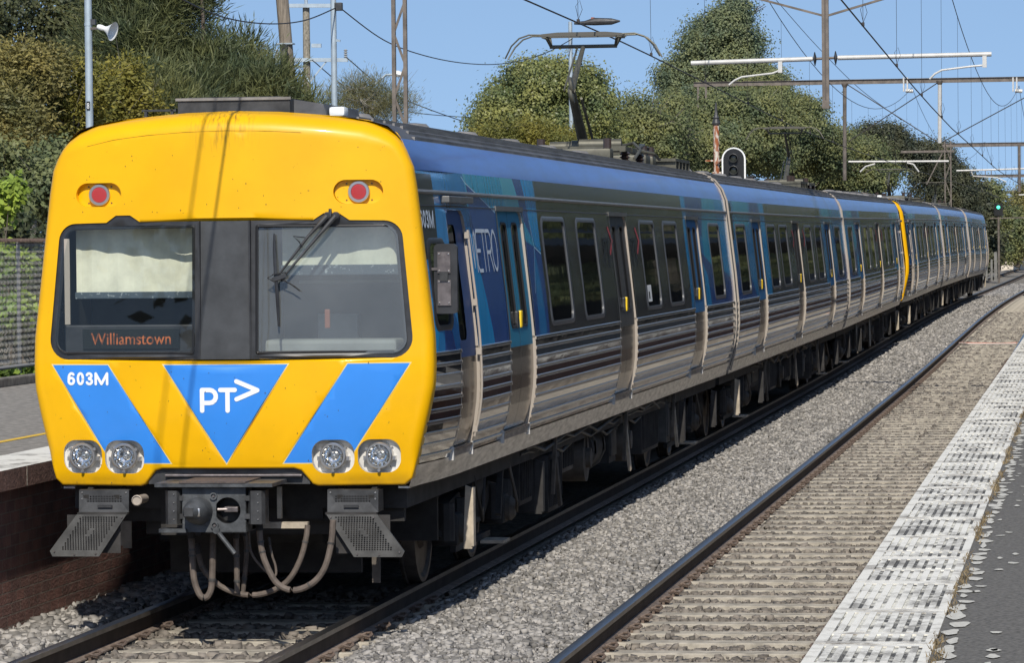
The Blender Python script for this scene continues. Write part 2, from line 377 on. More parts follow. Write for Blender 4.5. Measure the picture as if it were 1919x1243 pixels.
def stones(name, regions, m):
    """crushed stone: every stone an angular eight-cornered lump"""
    Vs, Fs, b = [], [], 0
    base = np.array([[-1, -1, -1], [1, -1, -1], [1, 1, -1], [-1, 1, -1], [-1, -1, 1], [1, -1, 1], [1, 1, 1], [-1, 1, 1]], float)*.5
    tri = np.array([[0, 3, 2], [0, 2, 1], [4, 5, 6], [4, 6, 7], [0, 1, 5], [0, 5, 4], [1, 2, 6], [1, 6, 5], [2, 3, 7], [2, 7, 6], [3, 0, 4], [3, 4, 7]])
    P = []
    for (x0, x1, y0, y1, dens, s0, s1, dz, test) in regions:
        k = int((x1-x0)*(y1-y0)*dens); q = np.stack([rng.uniform(x0, x1, k), rng.uniform(y0, y1, k)], 1)
        sz = s0+(s1-s0)*rng.random(k)**2.2
        if test is not None:
            keep = test(q[:, 0], q[:, 1]); q, sz = q[keep], sz[keep]
        z = np.interp(q[:, 0], [-2.6, -1.9, -1.3, -.95, 0, .95, 1.3, 2.3, 2.6, 3.57, 4.55, 5.2, 5.4], [-.30, -.16, -.13, -.215, -.225, -.215, -.125, -.125, -.215, -.225, -.215, -.2, -.3])
        z = z+dz+rng.normal(0, .010, len(q))+np.interp(q[:, 1], _yy, _zz)
        P.append(np.column_stack([q[:, 0]+np.interp(q[:, 1], _yy, _dx), q[:, 1], z, sz]))
    P = np.concatenate(P); k = len(P)
    v = base[None]*rng.uniform(.62, 1.25, (k, 8, 3))*P[:, None, 3:4]*np.stack([np.ones(k), rng.uniform(.7, 1.1, k), rng.uniform(.5, .9, k)], 1)[:, None]
    e = rng.uniform(0, 2*np.pi, (k, 3)); c, s_ = np.cos(e), np.sin(e); Z = np.zeros(k); O = np.ones(k)
    Rz = np.stack([c[:, 0], -s_[:, 0], Z, s_[:, 0], c[:, 0], Z, Z, Z, O], 1).reshape(-1, 3, 3)
    Rx = np.stack([O, Z, Z, Z, c[:, 1], -s_[:, 1], Z, s_[:, 1], c[:, 1]], 1).reshape(-1, 3, 3)
    R = Rz @ Rx
    v = np.einsum('kij,kvj->kvi', R, v)+P[:, None, :3]
    F = (tri[None]+(np.arange(k)*8)[:, None, None]).reshape(-1, 3)
    o = np_mesh(name, v.reshape(-1, 3), F, m); tag(o, 'loose grey crushed stone between and beside the tracks', 'ballast', kind='stuff'); return o
SP = .717
def crib(x, y):                                       # keep stones off the sleeper tops, leave a few strays
    ph = ((y+9.25) % SP)/SP; return ((ph > .20) & (ph < .80)) | (rng.random(len(y)) < .055)
o = stones('ballast', [(1.0, 2.62, -8, 20, 1350, .020, .060, 0, None), (1.0, 2.62, 20, 45, 800, .025, .065, 0, None), (1.0, 2.62, 45, 100, 190, .05, .10, 0, None), (1.0, 2.62, 100, 190, 70, .06, .13, 0, None),
                       (-2.1, -.93, -8, 5, 800, .032, .085, 0, None)], STONE)
o['label'] = 'grey crushed stone heaped between the two tracks'
o = stones('ballast', [(2.72, 4.5, -9, 22, 800, .024, .066, .012, crib), (2.72, 4.5, 22, 50, 430, .03, .075, .012, crib), (2.72, 4.5, 50, 110, 120, .05, .09, .01, crib), (4.5, 5.1, -9, 20, 250, .04, .08, 0, None),
                       (-.92, .92, -8, 3, 520, .035, .085, .012, crib)], STONEB)
o['label'] = 'browner crushed stone lying between the sleepers'

def rail(xc, label, y0=-45, y1=420):
    prof = [(-.036, -.002), (-.030, 0), (.030, 0), (.036, -.002), (.037, -.034), (.012, -.044), (.009, -.135), (.066, -.150), (.068, -.160), (-.068, -.160), (-.066, -.150), (-.009, -.135), (-.012, -.044), (-.037, -.034)]
    mm = [RAILT, RAILT, RAILT, RAILS_, RAILW, RAILW, RAILF, RAILF, RAILF, RAILF, RAILF, RAILW, RAILW, RAILS_]
    ys = [y0+1.5*k for k in range(int((y1-y0)/1.5)+1)]; n = len(prof)
    mb = MB(); mb.v = [(xc+tdx(y)+x, y, tz(y)+z) for y in ys for x, z in prof]
    for j in range(len(ys)-1):
        for i in range(n): mb.f.append([j*n+i, j*n+(i+1) % n, (j+1)*n+(i+1) % n, (j+1)*n+i]); mb.m.append(mb.mi(mm[i]))
    o = mb.build('rail', None, True, 25); tag(o, label, 'rail', 'running rails of the two tracks')
rail(-.835, 'rail under the left wheels of the train, beside the brick wall'); rail(.835, 'rail under the right wheels of the train, in its shadow')
rail(TC2-.835, 'bright curving rail of the empty track, nearest the train'); rail(TC2+.835, 'rail of the empty track half hidden by the platform edge')

def make_sleeper(name, label, group):
    t = empty(name); tag(t, label, 'sleeper', group)
    mb = MB(); mb.prism([(-.125, -.30), (.125, -.30), (.105, -.178), (.09, -.170), (-.09, -.170), (-.105, -.178)], 'x', -1.30, 1.30, CONC); mb.build('concrete_beam', t)
    for x in (-.835, .835):
        for s in (-1, 1):
            mb = MB(); a = x+s*.078
            mb.box(min(a, a+s*.02), max(a, a+s*.02), -.055, .055, -.172, -.145, CLIP)
            P = [(a-s*.025, -.045, -.142), (a+s*.02, -.06, -.125), (a+s*.06, -.05, -.135), (a+s*.075, -.01, -.120), (a+s*.06, .035, -.112), (a+s*.02, .055, -.118), (a-s*.02, .04, -.135)]
            mb.tube(P, .011, CLIP, 6); mb.lathe([(.018, 0), (.018, .03)], (a+s*.035, 0, -.165), (0, 0, 1), CLIP, 8); mb.build('rail_clip', t)
    return t
def sleepers(xc, ys, label, group):
    p = make_sleeper('sleeper', label, group); bare = []
    for i, y in enumerate(ys):
        if i == 0: o = p
        elif y < 60: o = copy_tree(p)
        else:
            o = copy_tree(p, None, ('rail_clip',))
        o.location = (xc+tdx(y), y, tz(y)+random.uniform(-.006, .004)); o.rotation_euler = (0, 0, random.uniform(-.008, .008))
sleepers(TC2, [-9.25+SP*k for k in range(222)], 'pale concrete sleeper under the empty track beside the platform', 'sleepers of the empty track')
sleepers(0, [-9.25+SP*k for k in range(16)], 'pale concrete sleeper just in front of the train', 'sleepers in front of the train')
# bond cables across the far track
for nm, c, dy, lab in (('bond_cable', (.55, .50, .46), 0, 'white cable lying across the sleepers of the empty track'), ('bond_cable', (.50, .13, .07), .5, 'orange cable lying beside the white one across the empty track')):
    a = atx(1789, 642, TC2-.8); y = a.y+dy; mb = MB()
    mb.tube([(TC2-.80, y+.3, tz(y)-.13), (TC2-.68, y+.1-dy, tz(y)-.12), (TC2-.45, y-.25, tz(y)-.13), (TC2, y-.15, tz(y)-.14), (TC2+.4, y-.2-.6*dy, tz(y)-.14), (TC2+.8, y-.35, tz(y)-.13)], .022, mat('cable_'+str(dy), c, .6), 6)
    tag(mb.build('bond_cable'), lab, 'cable')

# ------------------------------------------------------------------ platforms
def brick_mat():
    m = bpy.data.materials.new('dark_brickwork'); m.use_nodes = True; n = m.node_tree.nodes; l = m.node_tree.links; p = n['Principled BSDF']
    tc = n.new('ShaderNodeTexCoord'); mp = n.new('ShaderNodeMapping'); mp.inputs['Rotation'].default_value = (math.radians(90), 0, math.radians(90)); l.new(tc.outputs['Object'], mp.inputs[0])
    sx = n.new('ShaderNodeSeparateXYZ'); cx = n.new('ShaderNodeCombineXYZ'); l.new(tc.outputs['Object'], sx.inputs[0]); l.new(sx.outputs[1], cx.inputs[0]); l.new(sx.outputs[2], cx.inputs[1])
    b = n.new('ShaderNodeTexBrick'); l.new(cx.outputs[0], b.inputs[0]); b.inputs['Scale'].default_value = 1
    b.inputs['Brick Width'].default_value = .24; b.inputs['Row Height'].default_value = .086; b.inputs['Mortar Size'].default_value = .006; b.inputs['Mortar Smooth'].default_value = .3
    b.inputs['Color1'].default_value = (.38, .185, .145, 1); b.inputs['Color2'].default_value = (.26, .14, .115, 1); b.inputs['Mortar'].default_value = (.36, .28, .23, 1)
    ns = n.new('ShaderNodeTexNoise'); ns.inputs['Scale'].default_value = 7; ns.inputs['Detail'].default_value = 6; l.new(tc.outputs['Object'], ns.inputs[0])
    mx = n.new('ShaderNodeMix'); mx.data_type = 'RGBA'; mx.blend_type = 'MULTIPLY'; mx.inputs[0].default_value = .7; l.new(b.outputs[0], mx.inputs[6]); l.new(ns.outputs['Fac'], mx.inputs[7])
    l.new(mx.outputs[2], p.inputs['Base Color']); p.inputs['Roughness'].default_value = .9
    bp = n.new('ShaderNodeBump'); bp.inputs['Distance'].default_value = .012; iv = n.new('ShaderNodeMath'); iv.operation = 'SUBTRACT'; iv.inputs[0].default_value = 1; l.new(b.outputs['Fac'], iv.inputs[1]); l.new(iv.outputs[0], bp.inputs['Height'])
    bp2 = n.new('ShaderNodeBump'); bp2.inputs['Distance'].default_value = .01; n4 = n.new('ShaderNodeTexNoise'); n4.inputs['Scale'].default_value = 40; l.new(tc.outputs['Object'], n4.inputs[0]); l.new(n4.outputs['Fac'], bp2.inputs['Height']); l.new(bp.outputs[0], bp2.inputs['Normal']); l.new(bp2.outputs[0], p.inputs['Normal'])
    return m
BRICK = brick_mat()
def worn_paint(name, paint, under, scale, lo, hi, stretch, under2=None):
    m = bpy.data.materials.new(name); m.use_nodes = True; n = m.node_tree.nodes; l = m.node_tree.links; p = n['Principled BSDF']; p.inputs['Roughness'].default_value = .75
    tc = n.new('ShaderNodeTexCoord'); mp = n.new('ShaderNodeMapping'); mp.inputs['Scale'].default_value = stretch; l.new(tc.outputs['Object'], mp.inputs[0])
    t = n.new('ShaderNodeTexNoise'); t.inputs['Scale'].default_value = scale; t.inputs['Detail'].default_value = 8; t.inputs['Roughness'].default_value = .72; l.new(mp.outputs[0], t.inputs[0])
    r = n.new('ShaderNodeMapRange'); r.inputs[1].default_value = lo; r.inputs[2].default_value = hi; l.new(t.outputs['Fac'], r.inputs[0])
    t2 = n.new('ShaderNodeTexNoise'); t2.inputs['Scale'].default_value = 60; t2.inputs['Detail'].default_value = 4; l.new(tc.outputs['Object'], t2.inputs[0])
    rr = n.new('ShaderNodeValToRGB'); rr.color_ramp.elements[0].color = tuple(x*.6 for x in under)+(1,); rr.color_ramp.elements[1].color = tuple(min(1, x*1.35) for x in (under2 or under))+(1,); rr.color_ramp.elements[0].position = .35; rr.color_ramp.elements[1].position = .65; l.new(t2.outputs['Fac'], rr.inputs[0])
    mx = n.new('ShaderNodeMix'); mx.data_type = 'RGBA'; l.new(r.outputs[0], mx.inputs[0]); l.new(rr.outputs[0], mx.inputs[6]); mx.inputs[7].default_value = tuple(paint)+(1,)
    l.new(mx.outputs[2], p.inputs['Base Color']); b = n.new('ShaderNodeBump'); b.inputs['Distance'].default_value = .003; l.new(t2.outputs['Fac'], b.inputs['Height']); l.new(b.outputs[0], p.inputs['Normal']); return m
COPW = worn_paint('worn_white_edge', (.74, .715, .64), (.24, .215, .18), 2.2, .37, .50, (1.2, 1.0, 1))
GROOVE = worn_paint('worn_white_groove', (.68, .66, .58), (.085, .08, .072), 2.0, .47, .56, (1.4, .9, 1))
BARW = worn_paint('worn_white_bar', (.76, .735, .66), (.25, .235, .205), 2.0, .40, .54, (1.6, .9, 1))
YLINE = worn_paint('worn_yellow_line', (.70, .44, .04), (.23, .21, .18), 5, .30, .45, (1, .5, 1))
SPLASH = mat('white_paint_splash', (.52, .50, .44), .8, var=.15, vscale=40)

def right_platform():
    t = empty('platform', (TC2+1.485, 0, 1.05)); tag(t, 'dark asphalt platform with a worn white tactile edge at the right', 'platform')
    X, Z = TC2+1.485, 1.05
    inv = lambda mbs: mbs
    ys = [-45+3*k for k in range(72)]
    def strip(mb, x0, x1, z0, z1, m):                 # sheet from (x0,z0) to (x1,z1) along the curve, local to the platform
        b = len(mb.v)
        for y in ys: mb.v += [(x0-X+tdx(y), y, z0-Z), (x1-X+tdx(y), y, z1-Z)]
        for j in range(len(ys)-1): mb.f.append([b+2*j, b+2*j+1, b+2*j+3, b+2*j+2]); mb.m.append(mb.mi(m))
    mb = MB(); strip(mb, X+.50, X+4.6, Z-.004, Z-.004, ASPHR); mb.build('asphalt_surface', t)
    mb = MB(); R = random.Random(5)
    def splash(cx, cy, rx, ry, k):
        dx = tdx(cy); ph = R.uniform(0, 6); mb.add([(cx+dx+rx*math.cos(a)*(1+.25*math.sin(3*a+ph)), cy+ry*math.sin(a)*(1+.25*math.cos(2*a+ph)), .0005+.0003*(k % 5)) for a in [i*math.pi/7 for i in range(14)]], [tuple(range(14))], SPLASH)
    y = -17.0; k = 0
    while y < 45:
        splash(.555+R.uniform(-.015, .03), y, R.uniform(.015, .045), R.uniform(.07, .18), k); y += R.uniform(.20, .42); k += 1
        if R.random() < .5: splash(R.uniform(.60, .75), y, R.uniform(.012, .03), R.uniform(.03, .07), k)
        if R.random() < .35: splash(R.uniform(.66, 1.7), y, R.uniform(.008, .032), R.uniform(.02, .06), k)
    sp = mb.build('paint_splash', t); sp['kind'] = 'stuff'
    mb = MB(); strip(mb, X+.10, X+.10, -.4, Z-.14, BRICK); mb.build('brick_face', t)
    mb = MB(); strip(mb, X, X+.50, Z-.006, Z-.006, GROOVE); strip(mb, X, X, Z-.14, Z-.006, COPS); strip(mb, X, X+.1, Z-.14, Z-.14, COPS); strip(mb, X+4.6, X+4.6, -.4, Z-.004, BRICK); mb.build('edge_coping', t)
    mb = MB(); TL = 1.45; R = random.Random(3); k = -32
    while k*TL < 80:
        y0 = k*TL; k += 1; dx = tdx(y0); h = lambda: R.uniform(-.0012, .0012)
        for (a, b) in ((0, .05), (.458, .5)): mb.box(a+dx, b+dx, y0+.008, y0+TL-.008, -.02, h(), COPW)
        rows = R.choice(([(.10, 1.36)], [(.10, .70), (.78, 1.36)], [(.10, .66), (.74, 1.36)], [(.10, .40), (.48, 1.36)]))
        c = .008
        for (u, v) in rows: mb.box(.05+dx, .458+dx, y0+c, y0+u, -.02, h()-.001, COPW); c = v
        mb.box(.05+dx, .458+dx, y0+c, y0+TL-.008, -.02, h()-.001, COPW)
        for (u, v) in rows:
            for q in range(8): mb.box(.060+.05*q+dx, .060+.05*q+.031+dx, y0+u, y0+v, -.02, h(), BARW)
    mb.build('tactile_paving', t)
    # dry weeds in the joint behind the paving
    k = 5200; y = rng.uniform(-16, 30, k); c = .515+rng.normal(0, .014, k)+.012*np.sin(y*3.1); keep = (np.sin(y*1.7)+np.sin(y*4.3+1)*.7+rng.normal(0, .5, k)) > -.2
    y, c = y[keep], c[keep]; k = len(y); h = rng.uniform(.006, .03, k); a = rng.uniform(0, 6.28, k); w = .004
    bx, by = np.cos(a)*w, np.sin(a)*w; lx, ly = rng.normal(0, .012, k), rng.normal(0, .012, k); dx = np.interp(y, _yy, _dx)
    V = np.stack([np.stack([c+dx-bx, y-by, np.zeros(k)-.004], 1), np.stack([c+dx+bx, y+by, np.zeros(k)-.004], 1), np.stack([c+dx+lx, y+ly, h], 1)], 1)
    o = np_mesh('joint_weeds', V.reshape(-1, 3), np.arange(3*k).reshape(-1, 3), mat('dry_weed', (.20, .15, .08), .9, island=.5), t); o['kind'] = 'stuff'
right_platform()
def left_platform():
    X, Z = -1.745, 1.09
    t = empty('platform', (X, 0, Z)); tag(t, 'pale platform with dark brick wall on the far side of the train', 'platform')
    def strip(mb, x0, x1, z0, z1, m, ys=(-45, 100)):
        n = 40; b = len(mb.v)
        for k in range(n+1):
            y = ys[0]+(ys[1]-ys[0])*k/n; mb.v += [(x0-X+tdx(y), y, z0-Z), (x1-X+tdx(y), y, z1-Z)]
        for j in range(n): mb.f.append([b+2*j, b+2*j+1, b+2*j+3, b+2*j+2]); mb.m.append(mb.mi(m))
    mb = MB(); strip(mb, X-.59, X-4.85, Z-.004, Z-.004, ASPHL); mb.build('asphalt_surface', t)
    mb = MB(); strip(mb, X-1.18, X-1.27, Z, Z, YLINE); mb.build('yellow_line', t)
    mb = MB(); strip(mb, X, X-.60, Z, Z, COPW); strip(mb, X-.0, X-.0, Z-.155, Z, COPS); strip(mb, X, X-.12, Z-.155, Z-.155, COPS); mb.build('edge_coping', t)
    mb = MB(); strip(mb, X-.105, X-.105, -.4, Z-.155, BRICK); mb.build('brick_face', t)
    mb = MB()
    for k in range(-30, 60):
        y = k*1.22+.35; mb.box(.0005, .004, y, y+.018, -.15, -.004, POCKETM)
    mb.build('coping_joint', t)
    mb = MB(); mb.bbox(-5.0, -4.85, -40, 100, -.02, .10, DARKC, .02); mb.build('kerb', t)
POCKETM = mat('pale_mortar', (.42, .37, .31), .9, var=.3, vscale=30)
DARKC = mat('mossy_concrete', (.16, .145, .12), .9, var=.35, vscale=8)
left_platform()

# ------------------------------------------------------------------ chain-link fence at the back of the far platform
def chain_fence():
    X, y0, y1, z0, z1 = -7.08, 2.0, 48.0, 1.24, 2.82
    t = empty('chain_link_fence', (X, y0, 1.1)); tag(t, 'rusty topped chain link fence behind the far platform', 'fence')
    gal = mat('galvanised_wire', (.46, .45, .42), .55, .2); rust = mat('rusty_pipe', (.16, .11, .085), .8, var=.3, vscale=20); lpipe = mat('grey_pipe', (.33, .32, .30), .6, .2)
    p = .062; n = int((y1-y0)/p); hz = p*.62; m_ = int((z1-z0)/hz); Vs, Fs = [], []; w = .0034
    zig = np.arange(m_+1)
    for i in range(n):
        ph = i % 2
        yy = y0+i*p-y0+np.where((zig+0) % 2 == 0, 0, p)*1.02-p*.01; xx = np.where(zig % 2 == 0, .004, -.004); zz = z0+zig*hz-1.1
        b = len(Vs)*0+sum(len(v) for v in Vs)
        a = np.stack([xx, yy-w, zz], 1); c = np.stack([xx, yy+w, zz], 1); d = np.stack([xx+w*1.5, yy, zz], 1)
        v = np.stack([a, c, d], 1).reshape(-1, 3); Vs.append(v); k = np.arange(m_)*3+b
        for u0, u1 in ((0, 1), (1, 2), (2, 0)): Fs.append(np.stack([k+u0, k+u1, k+u1+3, k+u0+3], 1))
    np_mesh('wire_mesh', np.concatenate(Vs), np.concatenate(Fs), gal, t)
    mb = MB(); mb.cyl((0, 0, z1-1.1+.02), (0, y1-y0, z1-1.1+.02), .021, rust, 10)
    for i in range(0, n): mb.tube([(.0, i*p, z1-1.1-.03), (.024, i*p+.012, z1-1.1+.01), (.016, i*p+.022, z1-1.1+.045), (-.02, i*p+.03, z1-1.1+.03)], .0045, rust, 4, False)
    mb.build('top_rail', t)
    mb = MB(); mb.cyl((0, 0, z0-1.1+.02), (0, y1-y0, z0-1.1+.02), .026, lpipe, 10); mb.build('bottom_rail', t)
    for k in range(16):
        mb = MB(); mb.cyl((-.03, k*3.0+.9, -.1), (-.03, k*3.0+.9, z1-1.1+.03), .025, lpipe, 10); mb.build('post', t)
chain_fence()

# ------------------------------------------------------------------ trees and shrubs
def leafmat(name, c, isl=.30, rough=.55, trans=.30):
    m = bpy.data.materials.new(name); m.use_nodes = True; n = m.node_tree.nodes; l = m.node_tree.links; p = n['Principled BSDF']
    g = n.new('ShaderNodeNewGeometry'); tc = n.new('ShaderNodeTexCoord'); ns = n.new('ShaderNodeTexNoise'); ns.inputs['Scale'].default_value = 1.1; ns.inputs['Detail'].default_value = 3; l.new(tc.outputs['Object'], ns.inputs[0])
    r = n.new('ShaderNodeValToRGB'); e = r.color_ramp.elements; e[0].position, e[1].position = .36, .66
    e[0].color = (c[0]*.62, c[1]*.72, c[2]*.8, 1); e[1].color = (c[0]*1.4, c[1]*1.25, c[2]*1.0, 1); l.new(ns.outputs['Fac'], r.inputs[0])
    mr = n.new('ShaderNodeMapRange'); mr.inputs[3].default_value = 1-isl; mr.inputs[4].default_value = 1+isl; l.new(g.outputs['Random Per Island'], mr.inputs[0])
    sc = n.new('ShaderNodeVectorMath'); sc.operation = 'SCALE'; l.new(r.outputs[0], sc.inputs[0]); l.new(mr.outputs[0], sc.inputs['Scale']); l.new(sc.outputs[0], p.inputs['Base Color'])
    p.inputs['Roughness'].default_value = rough; p.inputs['Specular IOR Level'].default_value = .35
    out = n['Material Output']; tl = n.new('ShaderNodeBsdfTranslucent'); l.new(sc.outputs[0], tl.inputs[0]); mx = n.new('ShaderNodeMixShader'); mx.inputs[0].default_value = trans
    l.new(p.outputs[0], mx.inputs[1]); l.new(tl.outputs[0], mx.inputs[2]); l.new(mx.outputs[0], out.inputs[0]); return m
BARK = mat('bark', (.13, .105, .08), .9, var=.4, vscale=9, bump=.02, bscale=14); BARKG = mat('grey_bark', (.22, .20, .17), .9, var=.35, vscale=9)
L_TEA = leafmat('feathery_green', (.125, .145, .066)); L_OLIVE = leafmat('olive_leaf', (.225, .205, .075)); L_YEL = leafmat('yellowish_leaf', (.205, .195, .045)); L_ROUND = leafmat('glossy_leaf', (.205, .230, .088), rough=.4)
L_TALL = leafmat('grey_green_leaf', (.172, .205, .112)); L_MASS = leafmat('mid_green_leaf', (.168, .192, .086)); L_DARK = leafmat('dark_leaf', (.078, .088, .055)); L_BRT = leafmat('bright_weed', (.26, .36, .06)); L_WISP = leafmat('wispy_leaf', (.20, .20, .11)); L_BACK = leafmat('deep_green_leaf', (.075, .088, .042))

def leaves(name, ells, n, size, m, parent, style='leaf', clump=18, spread=.30, shell=.45, origin=(0, 0, 0), lobes=(15, .20, .40)):
    """leaf-sized faces in clumps through overlapping ellipsoid crowns"""
    lob = []
    for e in ells:
        lob.append(tuple(e[:3])+tuple(np.array(e[3:6])*.72)+(.30,))
        for _ in range(lobes[0]):
            d = rng.normal(size=3); d /= np.linalg.norm(d); f = rng.uniform(lobes[1], lobes[2])
            lob.append(tuple(np.array(e[:3])+d*np.array(e[3:6])*(1.04-f*.62))+tuple(np.array(e[3:6])*f)+(1.,))
    vol = np.array([(e[3]*e[4]*e[5])**.67*e[6] for e in lob]); vol /= vol.sum(); C, LC = [], []
    for e, w in zip(lob, vol):
        k = max(2, int(n*w/clump)); d = rng.normal(size=(k, 3)); d /= np.linalg.norm(d, axis=1)[:, None]
        r = rng.random(k)**shell*(1+.08*rng.normal(size=k)); C.append(np.array(e[:3])+d*np.array(e[3:6])*r[:, None]); LC.append(np.repeat(np.array([e[:3]]), k, 0))
    C = np.concatenate(C); LC = np.concatenate(LC); k = len(C)
    P = np.repeat(C, clump, 0)+rng.normal(0, spread, (k*clump, 3))*np.array([1, 1, .75]); K = len(P); cen = np.repeat(LC, clump, 0)-np.array([0, 0, .05])
    out = P-cen; out /= np.linalg.norm(out, axis=1)[:, None]+1e-6
    cd_ = np.repeat(rng.normal(size=(k, 3)), clump, 0)
    if style == 'needle':                              # long thin upward sprays
        t = out*.75+cd_*.35+rng.normal(0, .42, (K, 3))+np.array([0, 0, .65]); L = size*rng.uniform(.6, 1.5, K); wd = size*.045
    elif style == 'twig':
        t = rng.normal(0, 1, (K, 3))*np.array([1, 1, .5])+out*.5; L = size*rng.uniform(.6, 1.3, K); wd = size*.2
    else:
        t = rng.normal(0, 1, (K, 3))*np.array([1, 1, .6])+cd_*.4+np.array([0, 0, -.15]); L = size*rng.uniform(.65, 1.3, K); wd = size*.36
    t /= np.linalg.norm(t, axis=1)[:, None]
    nr = out*1.0+rng.normal(0, .45, (K, 3))+np.array([0, -.25, .35]); q = np.cross(t, nr); q /= np.linalg.norm(q, axis=1)[:, None]+1e-6
    if style == 'leaf': t = np.cross(nr, q); t /= np.linalg.norm(t, axis=1)[:, None]+1e-6
    V = np.stack([P, P+t*(L*.5)[:, None]+q*wd, P+t*L[:, None], P+t*(L*.5)[:, None]-q*wd], 1)-np.array(origin)
    return np_mesh(name, V.reshape(-1, 3), np.arange(4*K).reshape(-1, 4), m, parent)
def tree(name, label, cat, base, ells, n, size, m, style='leaf', group=None, bark=None, tr=.16, limbs=9, **kw):
    base = Vector(base); t = empty(name, base); tag(t, label, cat, group)
    mb = MB(); R = random.Random(int(abs(base.x*91+base.y*37))+n)
    top = max(e[2]+e[5]*.3 for e in ells); cx = sum(e[0] for e in ells)/len(ells); cy = sum(e[1] for e in ells)/len(ells)
    p0 = Vector((0, 0, 0)); low = min(e[2]-e[5]*.6 for e in ells)
    fork = Vector((cx-base.x, cy-base.y, max(low, base.z+.4)-base.z)); mid = p0.lerp(fork, .5)+Vector((R.uniform(-.15, .15), R.uniform(-.15, .15), 0))
    crown = Vector((cx-base.x, cy-base.y, top-base.z))
    mb.tube([p0, mid, fork, fork.lerp(crown, .5)+Vector((R.uniform(-.3, .3), R.uniform(-.3, .3), 0)), crown], [tr, tr*.85, tr*.7, tr*.42, tr*.1], bark or BARK, 9)
    for k in range(limbs):
        e = ells[k % len(ells)]; u = Vector((R.gauss(0, 1), R.gauss(0, 1), R.gauss(.3, .8))).normalized()
        end = Vector((e[0]+u.x*e[3]*.9, e[1]+u.y*e[4]*.9, e[2]+u.z*e[5]*.9))-base; st = fork.lerp(crown, R.uniform(-.25, .55)) if k % 3 else fork
        md = st.lerp(end, .5)+Vector((R.uniform(-.2, .2), R.uniform(-.2, .2), R.uniform(-.1, .3))); mb.tube([st, md, end], [tr*.38, tr*.24, tr*.06], bark or BARK, 6)
        for _ in range(3):
            u2 = Vector((R.gauss(0, 1), R.gauss(0, 1), R.gauss(.2, .7))).normalized()*R.uniform(.3, .8); mb.tube([md.lerp(end, R.random()), end+u2], [tr*.12, tr*.03], bark or BARK, 4)
    mb.build('trunk', t, True)
    leaves('crown', ells, n, size, m, t, style, origin=base, **kw)
    return t
def ell(px, py, hx, hy, Y, deep=1.0):                  # ellipsoid seen at a photo spot, at distance Y
    c = at(px, py, Y); k = (Y-CAM[1])/FPX; return (c.x, c.y, c.z, hx*k, hx*k*deep, hy*k)
# ------------------------------------------------------------------ train: body profile
PZ = [.95, 1.0, 1.1, 1.2, 1.3, 1.4, 1.52, 1.64, 1.78, 1.9, 2.06, 2.3, 2.52, 2.84, 3.0, 3.12, 3.2, 3.28, 3.35, 3.43, 3.50, 3.56, 3.61, 3.65]
PX = [1.385, 1.40, 1.425, 1.45, 1.48, 1.503, 1.519, 1.525, 1.524, 1.52, 1.51, 1.487, 1.461, 1.425, 1.41, 1.397, 1.386, 1.372, 1.350, 1.315, 1.27, 1.215, 1.15, 1.08]
def bx_(z): return float(np.interp(z, PZ, PX))
ZR = [.985, 1.0, 1.3, 1.53, 1.7, 1.85, 2.06, 2.79, 3.14, 3.30, 3.43, 3.51, 3.58, 3.63, 3.665, 3.70, 3.712]
XR = [1.30, 1.325, 1.40, 1.455, 1.49, 1.497, 1.493, 1.41, 1.37, 1.345, 1.29, 1.235, 1.14, 1.02, .77, .37, 0]
def hw(z): return float(np.interp(z, ZR, XR))
def ztop(x):
    return float(np.interp(abs(x), XR[::-1][:14], ZR[::-1][:14]))
def rnd(d, r):
    if d >= r: return 0.0
    d = max(d, 0); return r-math.sqrt(max(0, r*r-(r-d)**2))
def fy(x, z):
    y = .10*x*x
    if z > 1.9: y += (z-1.9)*.055
    if z < 1.6: y += (1.6-z)**2*.12
    return y
def fnormal(x, z):
    e = .004
    dx = (fy(x+e, z)-fy(x-e, z))/(2*e); dz = (fy(x, z+e)-fy(x, z-e))/(2*e)
    return Vector((dx, -1, dz)).normalized()
def front_sheet(polys, off, m, name, parent, mb=None):
    """thin decal polygons (x,z) laid off in front of the cab surface"""
    mb = MB()
    for k, P in enumerate(polys):
        o = off+.0003*(k % 7)
        mb.add([(x, fy(x, z)-o, z) for x, z in P], [tuple(range(len(P)))], m)
    return mb.build(name, parent)

def cab_outline():
    R = [(x, z) for z, x in zip(ZR[1:], XR[1:])]                     # right side bottom -> top centre
    pts = []
    zs = [.985+.05*i for i in range(1, 46)]+[3.26, 3.30, 3.34, 3.38, 3.42, 3.455, 3.49, 3.52, 3.55, 3.575, 3.595, 3.615]
    right = [(hw(z), z) for z in zs if z > .99]
    right += [(x, ztop(x)) for x in (1.0, .9, .8, .65, .5, .35, .2, 0)]
    bottom = [(0, 1.115), (.49, 1.115), (.54, 1.10), (.62, 1.0), (.66, .985), (1.28, .985)]
    half = bottom+right
    left = [(-x, z) for x, z in half[1:-1]][::-1]
    return half+left
def fillet(P, R, n=7):
    out = []; k = len(P)
    for i in range(k):
        p, a, b = Vector(P[i]), Vector(P[i-1]), Vector(P[(i+1) % k]); r = R[i]
        if r <= 0: out.append(tuple(p)); continue
        u = (a-p).normalized(); v = (b-p).normalized(); th = u.angle(v); t = r/math.tan(th/2)
        c = p+(u+v).normalized()*(r/math.sin(th/2)); p1 = p+u*t-c; p2 = p+v*t-c
        a1 = math.atan2(p1.y, p1.x); a2 = math.atan2(p2.y, p2.x); d = (a2-a1+math.pi) % (2*math.pi)-math.pi
        for q in range(n+1): out.append((c.x+r*math.cos(a1+d*q/n), c.y+r*math.sin(a1+d*q/n)))
    return out
_bh = [(1.366, 1.912), (1.272, 2.908), (.905, 2.914), (.83, 2.966), (.72, 2.966), (.645, 2.917)]
